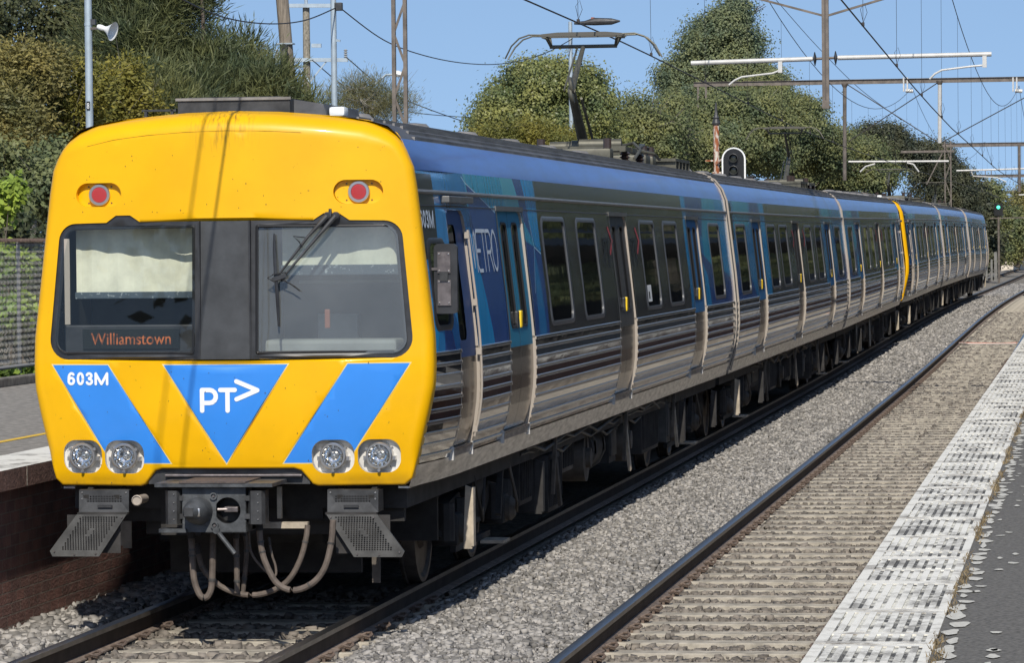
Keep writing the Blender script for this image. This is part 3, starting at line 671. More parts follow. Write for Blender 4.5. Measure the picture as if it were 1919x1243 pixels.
BAND = fillet(_bh+[(-x, z) for x, z in _bh[::-1]], [.145, .135, .01, .012, .012, .01]+[.01, .012, .012, .01, .135, .145])
_gr = [(.235, 1.958), (1.312, 1.958), (1.232, 2.874), (.235, 2.879)]
GLR = fillet(_gr, [.012, .095, .105, .012])
GLL = [(-x, z) for x, z in GLR][::-1]
TAILS = (-.967, .967); HEADS = (-1.105, -.776, .776, 1.105)

def stripes():
    L = [(-1.333, 1.873), (-.892, 1.873), (-.42, 1.155), (-.875, 1.155)]
    T = [(-.461, 1.873), (.461, 1.873), (0, 1.155)]
    return [L, T, [(-x, z) for x, z in L][::-1]]
def grow(P, d):
    c = Vector((sum(p[0] for p in P)/len(P), sum(p[1] for p in P)/len(P)))
    out = []; n = len(P)
    for i in range(n):
        a, b, e = Vector(P[i-1]), Vector(P[i]), Vector(P[(i+1) % n])
        d1 = (b-a).normalized(); d2 = (e-b).normalized()
        n1 = Vector((d1.y, -d1.x)); n2 = Vector((d2.y, -d2.x))
        if n1.dot(b-c) < 0: n1 = -n1
        if n2.dot(b-c) < 0: n2 = -n2
        h = (n1+n2).normalized(); k = d/max(.3, h.dot(n1)); out.append(tuple(b+h*k))
    return out

def stain_yellow():
    m = YELLOW; n = m.node_tree.nodes; l = m.node_tree.links; p = n['Principled BSDF']
    src = p.inputs['Base Color'].links[0].from_socket
    tc = n.new('ShaderNodeTexCoord'); sp = n.new('ShaderNodeSeparateXYZ'); l.new(tc.outputs['Object'], sp.inputs[0])
    def mth(op, a, b=None):
        q = n.new('ShaderNodeMath'); q.operation = op; q.use_clamp = op == 'MULTIPLY'
        for i, s_ in enumerate((a, b)):
            if s_ is None: continue
            if isinstance(s_, (int, float)): q.inputs[i].default_value = s_
            else: l.new(s_, q.inputs[i])
        return q.outputs[0]
    # sooty drip marks at the crown of the cab (soft box |x+.03|<.26, z 3.42..3.72) times streaky noise
    ax = mth('ABSOLUTE', mth('ADD', sp.outputs[0], .02)); fx = n.new('ShaderNodeMapRange'); fx.inputs[1].default_value = .30; fx.inputs[2].default_value = .05; l.new(ax, fx.inputs[0])
    fz = n.new('ShaderNodeMapRange'); fz.inputs[1].default_value = 3.40; fz.inputs[2].default_value = 3.62; l.new(sp.outputs[2], fz.inputs[0])
    mp = n.new('ShaderNodeMapping'); mp.inputs['Scale'].default_value = (38, 10, 5); l.new(tc.outputs['Object'], mp.inputs[0])
    ns = n.new('ShaderNodeTexNoise'); ns.inputs['Scale'].default_value = 1.6; ns.inputs['Detail'].default_value = 6; l.new(mp.outputs[0], ns.inputs[0])
    th = n.new('ShaderNodeMapRange'); th.inputs[1].default_value = .50; th.inputs[2].default_value = .72; l.new(ns.outputs['Fac'], th.inputs[0])
    f = mth('MULTIPLY', mth('MULTIPLY', mth('MULTIPLY', fx.outputs[0], fz.outputs[0]), th.outputs[0]), .85)
    # small specks and grime along the lowest edge
    n2 = n.new('ShaderNodeTexNoise'); n2.inputs['Scale'].default_value = 26; n2.inputs['Detail'].default_value = 2; l.new(tc.outputs['Object'], n2.inputs[0])
    t2 = n.new('ShaderNodeMapRange'); t2.inputs[1].default_value = .73; t2.inputs[2].default_value = .80; l.new(n2.outputs['Fac'], t2.inputs[0])
    fz2 = n.new('ShaderNodeMapRange'); fz2.inputs[1].default_value = 1.10; fz2.inputs[2].default_value = .985; l.new(sp.outputs[2], fz2.inputs[0])
    n3 = n.new('ShaderNodeTexNoise'); n3.inputs['Scale'].default_value = 9; n3.inputs['Detail'].default_value = 5; l.new(tc.outputs['Object'], n3.inputs[0])
    g = mth('MULTIPLY', mth('MULTIPLY', fz2.outputs[0], n3.outputs['Fac']), .75)
    tot = mth('MAXIMUM', mth('MAXIMUM', f, mth('MULTIPLY', t2.outputs[0], .5)), g)
    mix = n.new('ShaderNodeMix'); mix.data_type = 'RGBA'; l.new(tot, mix.inputs[0]); l.new(src, mix.inputs[6]); mix.inputs[7].default_value = (.06, .04, .02, 1)
    l.new(mix.outputs[2], p.inputs['Base Color'])
stain_yellow()

def taper(y, z): return min(1, max(0, 1-(y-.3)/1.3))**1.5*float(np.interp(z, [1.0, 1.6, 2.2, 2.9, 3.3, 3.45, 3.6], [.088, .088, .062, .052, .048, .028, 0]))
def build_cab(root, full=True):
    out = cab_outline()
    heads = [rrect(x, 1.20, .152, .122, .095) for x in HEADS]
    tails = [rrect(x, 3.119, .178, .087, .0869, 8) for x in TAILS]
    zones = []
    st = stripes()
    for P in st: zones += [(grow(P, .007), EDGEY), (P, SKYBLUE)]
    grid = []
    for i in range(-29, 30):
        for j in range(58):
            x, z = i*.05+.003, .99+j*.0475+.002
            if abs(x) < hw(z)-.01 and z < ztop(x)-.008: grid.append((x, z))
    n = len(out); V2 = [Vector(p) for p in out]; inn, rr, nr = [], [], []
    for i in range(n):
        a, p, e = V2[i-1], V2[i], V2[(i+1) % n]; d1 = (p-a).normalized(); d2 = (e-p).normalized()
        nn = Vector((-(d1.y+d2.y), d1.x+d2.x)).normalized()
        low = min(1, max(0, (p.y-1.12)/.12)); top = min(1, max(0, (p.y-3.45)/.15))
        r = .022+.058*low+.07*top; rr.append(r); nr.append(nn); inn.append(tuple(p+nn*r/max(.75, nn.dot(Vector((-d1.y, d1.x))))))
    grid = [g for g in grid if in_poly(g[0], g[1], inn)]
    mb = cdt_surface(inn, [BAND]+heads+tails, zones, [], lambda x, z: (x, fy(x, z), z), YELLOW, grid)
    b = len(mb.v); mi = mb.mi(YELLOW); steps = 7; K = steps+2
    for i in range(n):
        p = Vector(inn[i]); q = V2[i]
        for k in range(steps+1):
            al = math.pi/2*k/steps; w = p.lerp(q, math.sin(al)); mb.v.append((w.x, fy(*inn[i])+rr[i]*(1-math.cos(al))*(1.0 if q.y < 3.4 else 1.25), w.y))
        y0 = mb.v[-1][1]
        xe = q.x
        if 1.12 < q.y < 3.56: xe = math.copysign(max(abs(q.x), bx_(q.y)-taper(.36, q.y)+.002), q.x)
        mb.v.append((xe, max(y0+.03, .362) if q.y > 1.12 else y0+.10, q.y+(.014 if q.y >= 3.56 else 0)))
    for i in range(n):
        j = (i+1) % n
        for k in range(K-1): mb.f.append([b+i*K+k, b+j*K+k, b+j*K+k+1, b+i*K+k+1]); mb.m.append(mi)
    # recess walls of band and lamps
    for P, dep in [(BAND, .03)]+[(h, .065) for h in heads]+[(t, .055) for t in tails]:
        m = BLACKF if P is BAND else (POCKET if P in heads else YELLOW)
        n = len(P); vs = [(x, fy(x, z), z) for x, z in P]+[(x*.997, fy(x, z)+dep, z) for x, z in P]
        mb.add(vs, [(i, (i+1) % n, n+(i+1) % n, n+i) for i in range(n)], m)
    cab = mb.build('cab_front', root)
    me = cab.data
    nv = len(me.vertices)
    bm = bmesh.new(); bm.from_mesh(me); bmesh.ops.remove_doubles(bm, verts=bm.verts, dist=1e-4)
    bmesh.ops.recalc_face_normals(bm, faces=bm.faces)
    for f in bm.faces: f.smooth = True
    for e in bm.edges:
        if len(e.link_faces) == 2 and e.calc_face_angle(0) > math.radians(38): e.smooth = False
    bm.to_mesh(me); bm.free()
    # dark window band (frame) with two openings and the centre panel
    gridb = [(i*.06, 1.93+j*.06) for i in range(-22, 23) for j in range(18) if in_poly(i*.06, 1.93+j*.06, BAND)]
    mb = cdt_surface(BAND, [GLR, GLL], [([(-.185, 1.90), (.185, 1.90), (.185, 2.93), (-.185, 2.93)], PANELG)], [],
                     lambda x, z: (x, fy(x, z)+.012, z), BLACKF, gridb)
    for P in (GLR, GLL):
        n = len(P); vs = [(x, fy(x, z)+.012, z) for x, z in P]+[(x, fy(x, z)+.05, z) for x, z in P]
        mb.add(vs, [(i, (i+1) % n, n+(i+1) % n, n+i) for i in range(n)], RUBBER)
    fr = mb.build('windscreen_frame', root, True)
    # raised rubber beads round both panes and panel joints
    mb = MB()
    for P in (GLR, GLL):
        Q = [(x, fy(x, z)+.010, z) for x, z in P]; mb.tube(Q+[Q[0], Q[1]], .011, RUBBER, 6, False)
    for x in (-.187, .187): mb.box(x-.006, x+.006, fy(x, 2.4)-.016, fy(x, 2.4)+.03, 1.916, 2.918, BLACKF)
    mb.build('glazing_seal', fr, True)
    for s, P in ((1, GLR), (-1, GLL)):
        # each pane is flat; the right one is turned a little outward
        tilt = .11 if s > 0 else .15
        x0 = .75*s
        vs = [(x, fy(x0, 1.9)+.033+s*tilt*(x-x0)+(z-1.9)*(.058 if s > 0 else .035), z) for x, z in grow(P, .012)]
        mb = MB(); mb.add(vs, [tuple(range(len(vs)))], SCREEND if s > 0 else SCREEN); mb.build('windscreen', root)
    # lamps
    for x in TAILS:
        y = fy(x, 3.119)+.052; nx = fnormal(x, 3.119); t = empty('tail_light', (0, 0, 0)); t.parent = root
        mb = MB(); P = rrect(x, 3.119, .177, .086, .0859, 8); mb.add([(a, fy(a, b)+.052, b) for a, b in P], [tuple(range(len(P)))], YELLOW)
        for a, b in ((-.09, .06), (.09, .06), (-.09, -.06), (.09, -.06)): mb.cyl((x+a, fy(x+a, 3.12)+.052, 3.119+b), (x+a, fy(x+a, 3.12)+.046, 3.119+b), .006, DARKM, 8)
        mb.build('recess_plate', t)
        mb = MB(); mb.lathe([(.078, 0), (.080, .028), (.076, .034), (.058, .034), (.055, .028)], (x, y, 3.119), (0, -1, 0), CHROME, 28); mb.build('lamp_ring', t, True)
        mb = MB(); mb.lathe([(.056, 0), (.056, .031), (.03, .034), (.001, .035)], (x, y, 3.119), (0, -1, 0), REDL, 24)
        for R_, k_ in ((.0, 1), (.013, 6), (.025, 12), (.037, 18), (.048, 24)):
            for q in range(k_):
                a = 2*math.pi*q/k_; mb.cyl((x+R_*math.cos(a), y-.03, 3.119+R_*math.sin(a)), (x+R_*math.cos(a), y-.0375, 3.119+R_*math.sin(a)), .0036, REDD, 6)
        mb.build('lens', t)
    for x in HEADS:
        t = empty('headlight', (0, 0, 0)); t.parent = root; y = fy(x, 1.2)+.062
        mb = MB(); P = rrect(x, 1.2, .16, .13, .10); mb.add([(a, y, b) for a, b in P], [tuple(range(len(P)))], POCKET); mb.build('lamp_pocket', t)
        mb = MB(); mb.lathe([(.098, 0), (.100, .05), (.098, .075), (.092, .082), (.080, .082), (.078, .07)], (x, y, 1.203), (0, -1, 0), CHROME, 32, False)
        for a in (30, 150, 270):
            c, s_ = math.cos(math.radians(a)), math.sin(math.radians(a)); mb.cyl((x+.105*c, y-.04, 1.203+.105*s_), (x+.105*c, y-.085, 1.203+.105*s_), .012, CHROME, 8)
        mb.box(x-.118, x-.09, y-.06, y, 1.17, 1.20, CHROME); mb.box(x+.09, x+.118, y-.06, y, 1.17, 1.20, CHROME)
        mb.build('lamp_rim', t, True)
        mb = MB(); mb.lathe([(.079, .062), (.066, .040), (.047, .020), (.022, .010)], (x, y, 1.203), (0, -1, 0), REFL, 13, False)
        mb.lathe([(.018, .0), (.018, .030), (.012, .036), (.002, .038)], (x, y, 1.203), (0, -1, 0), CHROME, 10); mb.build('reflector', t)
        mb = MB(); mb.lathe([(.079, .0), (.06, .008), (.03, .013), (.002, .015)], (x, y-.066, 1.203), (0, -1, 0), LENS, 28, False); mb.build('lens', t, True)
    # lower apron behind the coupler cut-out
    mb = MB(); mb.box(-.60, .60, .10, .16, 1.00, 1.13, DARKM); mb.bbox(-.47, .55, .045, .10, 1.056, 1.074, PLATE, .006)
    mb.build('apron', root)
    mb = MB(); mb.box(-1.22, 1.22, .50, .56, .70, .985, UNDER); mb.box(-.74, .74, .56, .98, .60, .75, UNDER)  # black boxes added to stand in for deep shade under the cab
    mb.box(-.6, -.3, .45, .6, .60, .80, UNDER); mb.box(.35, .62, .45, .6, .72, .84, UNDER); mb.build('headstock_shade', root)
    mb = MB(); mb.box(-.74, .74, 1.3, 1.36, .25, .60, UNDER); mb.build('shade_sheet', root)  # black sheet added farther back for the same deep shade
    mb = MB(); mb.bar((.95, .80, .22), (.95, .80, .75), .03, .06, UNDERB); mb.build('rail_guard', root)
    for s in (-1, 1): mb = MB(); mb.box(min(s*.66, s*1.12), max(s*.66, s*1.12), 2.5, 2.56, .40, .9, UNDER); mb.build('wheel_shade', root)  # black sheets added ahead of the wheels to darken them
    # cab interior
    mb = MB(); mb.box(-1.26, 1.26, 1.05, 1.08, 1.2, 3.2, CABIN); mb.box(-1.30, -1.27, .42, 1.05, 1.2, 3.2, CABIN); mb.box(1.27, 1.30, .42, 1.05, 1.2, 3.2, CABIN)
    mb.box(-1.26, 1.26, .30, 1.05, 3.02, 3.05, CABIN); mb.box(-.22, .22, .22, 1.05, 1.2, 3.0, CABIN); mb.box(-1.26, 1.26, .3, 1.05, 1.5, 1.53, CABIN)
    mb.box(.5, .8, .95, 1.05, 2.02, 2.22, CABL); mb.box(.35, 1.2, .98, 1.05, 2.45, 2.47, CABL)
    mb.build('cab_interior', root)
    mb = MB(); mb.bbox(.24, 1.22, .26, .62, 1.75, 2.045, CABL, .03); mb.bbox(.62, .66, .6, .63, 2.12, 2.26, mat('orange_lever', (.30, .10, .05), .5), .008); mb.build('driver_desk', root)
    mb = MB()
    for (x0, x1, z0) in ((-1.19, -.245, 2.40),):
        for k in range(24):
            a = x0+(x1-x0)*k/24; b = x0+(x1-x0)*(k+1)/24; ya = .345+.008*math.sin(k*1.3); yb = .345+.008*math.sin((k+1)*1.3)
            mb.add([(a, ya, z0), (b, yb, z0), (b, yb, 2.9), (a, ya, 2.9)], [(0, 1, 2, 3)], BLIND)
    mb.box(-1.24, -1.20, .19, .20, 2.17, 2.80, JAMB); mb.build('roller_blind', root)
    mb = MB(); mb.bbox(-1.20, -.245, .33, .362, 2.355, 2.405, BTRIM, .006); mb.build('blind_hem', root)
    mb = MB()
    for k in range(24):
        a = .36+.90*k/24; b = .36+.90*(k+1)/24; ya = .360+.006*math.sin(k*1.1); yb = .360+.006*math.sin((k+1)*1.1)
        mb.add([(a, ya, 2.585), (b, yb, 2.585), (b, yb, 2.9), (a, ya, 2.9)], [(0, 1, 2, 3)], BLIND)
    mb.build('roller_blind', root)
    mb = MB(); mb.bbox(.35, 1.27, .345, .377, 2.515, 2.59, BTRIM, .006); mb.build('blind_hem', root)
    d = MB(); d.bbox(-1.235, -.24, .17, .22, 1.94, 2.165, BLACKF, .012); d.bbox(-1.10, -.37, .155, .17, 1.985, 2.14, DISP, .006); dd = d.build('destination_display', root)
    # crown pod, aerial dome
    mb = MB(); mb.prism([(-.42, 3.70), (.42, 3.70), (.42, 3.815), (.34, 3.83), (-.34, 3.83), (-.42, 3.815)], 'y', .40, 1.9, DARKM)
    mb.prism([(.42, 3.68), (.66, 3.68), (.64, 3.775), (.42, 3.81)], 'y', .55, 1.9, ROOFG)
    mb.box(-.435, .43, .385, .40, 3.805, 3.825, ROOFL); mb.build('roof_pod', root)
    mb = MB(); mb.bbox(.665, .785, .62, .78, 3.685, 3.755, WHITE, .022); mb.build('aerial_dome', root, True)
    mb = MB(); mb.box(-.72, -.46, .5, .54, 3.735, 3.75, DARKM); mb.box(-.70, -.68, .5, .54, 3.66, 3.74, DARKM); mb.box(-.5, -.48, .5, .54, 3.66, 3.75, DARKM); mb.build('roof_bracket', root)
    # coupler
    t = empty('coupler', (0, 0, 0)); t.parent = root; yc = -.40
    mb = MB(); hole = rrect(.1, .842, .094, .094, .0939, 8)
    pl = cdt_surface([(-.235, .69), (.235, .69), (.235, 1.01), (-.235, 1.01)], [hole], [], [], lambda x, z: (x, yc, z), COUPG)
    mb.add(pl.v, pl.f, COUPG); n = len(hole)
    mb.add([(x, yc, z) for x, z in hole]+[(x, yc+.16, z) for x, z in hole], [(i, (i+1) % n, n+(i+1) % n, n+i) for i in range(n)]+[tuple(range(n, 2*n))], RUBBER)
    mb.box(-.235, -.23, yc, yc+.3, .69, 1.01, COUPG); mb.box(.23, .235, yc, yc+.3, .69, 1.01, COUPG); mb.box(-.235, .235, yc+.002, yc+.3, .685, .69, COUPG)
    mb.box(-.235, .235, yc+.2, yc+.3, .69, 1.01, COUPG)
    mb.build('coupler_face', t)
    mb = MB(); mb.lathe([(.100, 0), (.098, .05), (.075, .15), (.05, .2), (.03, .22)], (-.107, yc, .842), (-.10, -1, 0), COUPG, 24)
    mb.box(-.165, -.10, yc-.232, yc-.15, .815, .875, DARKM); mb.bbox(-.095, -.06, yc-.19, yc-.10, .81, .87, CHROME, .006); mb.build('coupler_cone', t, True)
    mb = MB(); mb.cyl((.03, yc-.02, .85), (.16, yc+.02, .85), .012, PLATE, 8); mb.bbox(.075, .175, yc-.01, yc+.1, .83, .868, PLATE, .006); mb.build('coupler_hook', t)
    mb = MB()
    for x, z in ((.0, .945), (.005, .735)):
        mb.lathe([(.027, 0), (.027, .02), (.018, .02), (.017, .005)], (x, yc, z), (0, -1, 0), COUPG, 16); mb.cyl((x, yc, z), (x, yc-.015, z), .009, PLATE, 10)
    mb.cyl((.02, yc-.015, .70), (.155, yc-.03, .535), .017, COUPG, 10); mb.lathe([(.024, -.02), (.024, .02)], (.02, yc-.015, .70), (0, 1, 0), COUPG, 12); mb.box(-.012, .017, yc-.003, yc+.01, .70, .95, COUPG); mb.build('air_connector', t, True)
    for s, xa, xb in ((-1, -.36, -.245), (1, .245, .375)):
        mb = MB(); mb.prism([(xa, yc+.02), (xa+.03, yc-.03), (xb-.02, yc-.035), (xb, yc), (xb, yc+.12), (xa, yc+.12)], 'z', .745, .985, DARKM)
        for z in (.80, .93): mb.box(min(abs(xa), abs(xb))*s-.02, min(abs(xa), abs(xb))*s+.02, yc-.01, yc+.06, z-.018, z+.018, DARKM)
        for z in (.78, .84, .90, .96): mb.cyl(((xa*.35+xb*.65), yc-.033, z), ((xa*.35+xb*.65), yc-.042, z), .0045, CHROME, 6)
        mb.build('electric_head', t)
    mb = MB(); mb.box(-.42, .44, yc-.06, yc+.45, 1.013, 1.04, COUPG); mb.box(-.24, .245, yc-.065, yc+.45, 1.04, 1.052, mat('rusty_plate', (.085, .066, .058), .8, var=.3, vscale=20))
    mb.box(-.40, -.20, yc-.03, yc+.1, .685, .712, COUPG); mb.bar((0, yc+.3, .85), (0, 1.2, .85), .16, .2, UNDER); mb.build('coupler_shelf', t)
    # step plates (pilot)
    for s in (-1, 1):
        t = empty('step_plate', (0, 0, 0)); t.parent = root
        U = [(.738, .80), (1.112, .80), (1.112, .955), (.738, .955)]
        holes = [rrect(.80+.0205*i, .912-.0175*j, .0062, .0056, .0056, 2) for i in range(13) for j in range(3)]
        mb = cdt_surface(U, holes, [], [], lambda x, z: (s*x, .05-(0.012 if z < .87 else 0.0), z), DARKM)
        mb.box(min(s*.738, s*1.112), max(s*.738, s*1.112), .05, .12, .955, .962, DARKM); mb.box(min(s*1.106, s*1.112), max(s*1.106, s*1.112), .05, .25, .80, .955, DARKM)
        mb.box(min(s*.86, s*.97), max(s*.86, s*.97), .030, .037, .829, .851, BLACKF); mb.box(min(s*.866, s*.964), max(s*.866, s*.964), .026, .031, .834, .846, DARKM)
        for x, z in ((.76, .94), (1.09, .94), (1.09, .895)): mb.lathe([(.008, 0), (.006, .006)], (s*x, .05, z), (0, -1, 0), CHROME, 8)
        mb.build('grille_panel', t)
        Lp = [(.742, .785), (1.115, .785), (1.315, .52), (1.295, .48), (.945, .48)]
        holes = []
        for j in range(17):
            z = .765-.0145*j; sh = (.785-z)*.645
            for i in range(14):
                x = .80+sh+.0195*i+(.00975 if j % 2 else 0)
                if abs(j-7.5) < 1.6 and abs(i-6.5) < 1.2: continue
                holes.append(rrect(x, z, .0066, .0060, .0060, 2))
        mb = cdt_surface(Lp, holes, [], [], lambda x, z: (s*x, -.02-.02*(.785-z)/.3-.0, z), STEPG)
        n = len(Lp); mb.add([(s*x, -.02-.02*(.785-z)/.3, z) for x, z in Lp]+[(s*x, .0-.02*(.785-z)/.3, z) for x, z in Lp], [(i, (i+1) % n, n+(i+1) % n, n+i) for i in range(n)], STEPG)
        mb.box(min(s*.735, s*1.11), max(s*.735, s*1.11), -.02, .04, .785, .80, UNDER)
        mb.box(min(s*.80, s*1.20), max(s*.80, s*1.20), .03, .034, .50, .78, UNDER)
        for x, z in ((.775, .765), (1.09, .765), (1.28, .515), (.97, .50), (1.13, .495)): mb.lathe([(.008, 0), (.006, .006)], (s*x, -.022-.02*(.785-z)/.3, z), (0, -1, 0), PLATE, 8)
        mb.build('perforated_plate', t)
        mb = MB(); mb.bar((s*.80, .30, .98), (s*.83, .05, .90), .04, .05, UNDER); mb.bar((s*1.06, .30, .98), (s*1.06, .05, .90), .04, .05, UNDER); mb.build('bracket', t)
    return cab

LENS = None
def lens_mat():
    m = bpy.data.materials.new('lamp_glass'); m.use_nodes = True; n = m.node_tree.nodes; l = m.node_tree.links
    n.clear(); out = n.new('ShaderNodeOutputMaterial'); mx = n.new('ShaderNodeMixShader'); tr = n.new('ShaderNodeBsdfTransparent'); gl = n.new('ShaderNodeBsdfGlossy')
    gl.inputs['Roughness'].default_value = .03; mx.inputs[0].default_value = .08; tr.inputs[0].default_value = (.93, .93, .92, 1)
    l.new(tr.outputs[0], mx.inputs[1]); l.new(gl.outputs[0], mx.inputs[2]); l.new(mx.outputs[0], out.inputs[0]); return m
LENS = lens_mat()

def number_strokes(w):
    """the digits 6 0 3 and the capital M, one unit high"""
    def ell(cx, cy, rx, ry, a0, a1, n=14): return [(cx+rx*math.cos(math.radians(a0+(a1-a0)*i/n)), cy+ry*math.sin(math.radians(a0+(a1-a0)*i/n))) for i in range(n+1)]
    h = w/2
    L = [ell(.32, .33, .32-h, .33-h, 0, 360, 18), ell(.35, .58, .33-h, .42-h, 48, 180)+[(h+.01, .33)],
         ell(1.08, .5, .31-h, .5-h, 0, 360, 22),
         ell(1.80, .725, .29-h, .275-h, 160, -90, 12)+ell(1.81, .29, .31-h, .29-h, 90, -160, 14),
         [(2.34, h), (2.34, 1-h), (2.80, h*1.1), (3.26, 1-h), (3.26, h)]]
    return [P for pl in L for P in stroke(pl, w, 5)]

def cab_extras(root):
    """lettering, wiper, hoses and whistle of the leading car"""
    front_sheet([[(-1.215+x*.097, 1.724+z*.097) for x, z in P] for P in number_strokes(.205)], .0025, WHITE, 'number_lettering', root)
    P = [(.032)]
    w = .033
    def arc(c, r, a0, a1, n=7): return [(c[0]+r*math.cos(math.radians(a0+(a1-a0)*i/n)), c[1]+r*math.sin(math.radians(a0+(a1-a0)*i/n))) for i in range(n+1)]
    pts = [(-.172, 1.540), (-.172, 1.690), (-.115, 1.690)]+arc((-.115, 1.643), .047, 90, -90)+[(-.172, 1.596)]
    polys = stroke(pts, w)+stroke([(-.035, 1.690), (.072, 1.690)], w)+stroke([(.018, 1.690), (.018, 1.540)], w)+stroke([(.085, 1.752), (.238, 1.687), (.085, 1.622)], w)
    front_sheet(polys, .0022, WHITE, 'logo_lettering', root)
    v, f = text_mesh('Williamstown', .085, .60, bold=.008)
    mb = MB()
    mb.add([(-1.035+x, .151-.0, 2.02+y) for x, y, _ in v], f, ORANGE); mb.build('display_lettering', root)
    # wiper with double arm, drawn-in blade
    t = empty('wiper', (0, 0, 0)); t.parent = root
    def F(x, z, o): return (x, fy(x, z)-o, z)
    mb = MB()
    mb.tube([F(.752, 2.945, .03), F(.62, 2.80, .045), F(.40, 2.515, .04)], [.020, .011, .008], DARKM, 8)
    mb.tube([F(.812, 2.945, .03), F(.69, 2.80, .045), F(.445, 2.515, .04)], [.020, .011, .008], DARKM, 8)
    mb.lathe([(.03, 0), (.03, .03), (.02, .04)], F(.752, 2.945, .0), (0, -1, 0), BLACKF, 12); mb.lathe([(.03, 0), (.03, .03), (.02, .04)], F(.812, 2.945, .0), (0, -1, 0), BLACKF, 12)
    mb.tube([F(.772, 2.94, .03), F(.772, 2.995, .02)], .012, BLACKF, 8); mb.build('wiper_arm', t, True)
    mb = MB(); mb.bar(F(.36, 2.485, .045), F(.46, 2.52, .045), .03, .03, BLACKF)
    mb.tube([F(.37, 2.82, .022), F(.372, 2.70, .035), F(.385, 2.50, .045), F(.393, 2.35, .035), F(.40, 2.15, .022)], [.008, .012, .014, .012, .007], BLACKF, 6)
    mb.build('wiper_blade', t)
    mb = MB(); mb.tube([F(.60, 2.79, .06), F(.52, 2.80, .09), F(.56, 2.76, .08), F(.58, 2.72, .06)], .004, RUBBER, 5)
    mb.tube([F(.46, 2.54, .05), F(.37, 2.525, .07), F(.33, 2.50, .07), F(.37, 2.475, .06), F(.43, 2.49, .05), F(.50, 2.45, .04), F(.555, 2.405, .03)], .005, RUBBER, 5); mb.build('washer_hose', t)
    mb = MB(); L = [(-1.06, 3.475), (-.85, 3.52), (-.6, 3.548), (-.3, 3.567), (0, 3.574), (.3, 3.568), (.56, 3.553)]
    mb.tube([(x, fy(x, z)-.0005, z) for x, z in L], .0016, mat('crease_shadow', (.24, .12, .0), .6), 5); mb.build('panel_seam', root)
    mb = MB(); R = random.Random(11)
    for k in range(70):
        x, z = R.uniform(-1.25, 1.25), R.choice((R.uniform(2.98, 3.4), R.uniform(1.0, 1.88))); r_ = R.uniform(.002, .0045)
        mb.add([(x+r_*math.cos(a)*R.uniform(.6, 1.2), fy(x, z)-.0031, z+r_*1.4*math.sin(a)) for a in [k_*math.pi/3 for k_ in range(6)]], [tuple(range(6))], mat('fly_specks', (.07, .045, .02), .8))
    mb.build('fly_specks', root)
    mb = MB(); y0_ = 12.05+1.77; mb.add([(bx_(z)+.0005, y, z) for y, z in ((y0_, 2.09), (y0_+.36, 2.09), (y0_+.36, 2.27), (y0_, 2.27))], [(0, 1, 2, 3)], CARDP)
    mb.add([(bx_(z)+.001, y, z) for y, z in ((y0_+.08, 2.12), (y0_+.2, 2.12), (y0_+.2, 2.20), (y0_+.08, 2.20))], [(0, 1, 2, 3)], CHAR); mb.build('window_notice', root)
    # hoses under the coupler (photo positions measured at the buffer plane)
    yw = -1.77-.05
    def H(L, dy=0): return [tuple(np.array(at(px, py, yw+dy))-np.array([0, -1.77, 0])) for px, py in L]
    def smooth(L, k=5):
        out = []; n = len(L)
        for i in range(n-1):
            p0, p1, p2, p3 = [np.array(L[max(0, min(n-1, i+d))]) for d in (-1, 0, 1, 2)]
            for q in range(k):
                u = q/k; out.append(tuple(.5*((2*p1)+(-p0+p2)*u+(2*p0-5*p1+4*p2-p3)*u*u+(-p0+3*p1-3*p2+p3)*u**3)))
        return out+[tuple(L[-1])]
    for L, r, dy in (([(357, 985), (360, 1040), (363, 1085), (372, 1112), (381, 1121), (391, 1115), (397, 1090), (399, 1000)], .024, -.1),
                     ([(368, 1020), (378, 1062), (398, 1087), (425, 1106), (465, 1116), (505, 1110), (540, 1088), (562, 1050), (573, 1010), (576, 985)], .021, .05),
                     ([(484, 970), (489, 1025), (500, 1062), (520, 1095), (550, 1107), (585, 1094), (608, 1065), (620, 1020), (624, 975)], .023, -.18),
                     ([(441, 985), (443, 1040), (444, 1112)], .021, -.02),
                     ([(503, 1008), (509, 1040), (516, 1062), (515, 1080), (496, 1070), (470, 1035), (466, 985)], .009, .02),
                     ([(455, 985), (462, 1030), (455, 1110)], .018, .12)):
        mb = MB(); mb.tube(smooth(H(L, dy)), r, HOSE, 9)
        PL = smooth(H(L, dy))
        for q in (.12, .16, .62, .90): i_ = int(q*(len(PL)-2)); mb.cyl(PL[i_], tuple(Vector(PL[i_]).lerp(Vector(PL[i_+1]), .35)), r*1.16, UNDERD, 10)
        a = H(L[:2], dy); mb.cyl(a[0], tuple(Vector(a[0]).lerp(Vector(a[1]), .45)), r*1.18, UNDER, 10)
        mb.build('brake_hose', root, True)
    mb = MB(); q = H([(258, 938)], 0)[0]; mb.lathe([(.032, -.2), (.035, .0), (.039, .01), (.039, .035), (.033, .04), (.030, .03)], q, (0, -1, 0), JAMB, 20)
    mb.lathe([(.030, .02), (.028, .024), (.001, .026)], q, (0, -1, 0), mat('whistle_glass', (.16, .13, .10), .2), 16); mb.build('marker_lamp', root, True)
    mb = MB(); p0, p1 = H([(490, 985), (578, 985)], .15); mb.box(p0[0], p1[0], p0[2]*0+.06, .12, p0[2]-.02, p0[2]+.025, UNDERL); mb.box(.36, .39, .07, .11, .75, .98, UNDERL); mb.build('hose_bracket', root)
    # rear-view mirror on the driver's side
    t = empty('mirror', (0, 0, 0)); t.parent = root
    a = at(812, 457, -1.15); b = at(857, 588, -1.15); lx0, lx1, lz0, lz1 = a.x, b.x, b.z, a.z; ym = -1.15+1.77
    P = rrect((lx0+lx1)/2, (lz0+lz1)/2, (lx1-lx0)/2, (lz1-lz0)/2, .035)
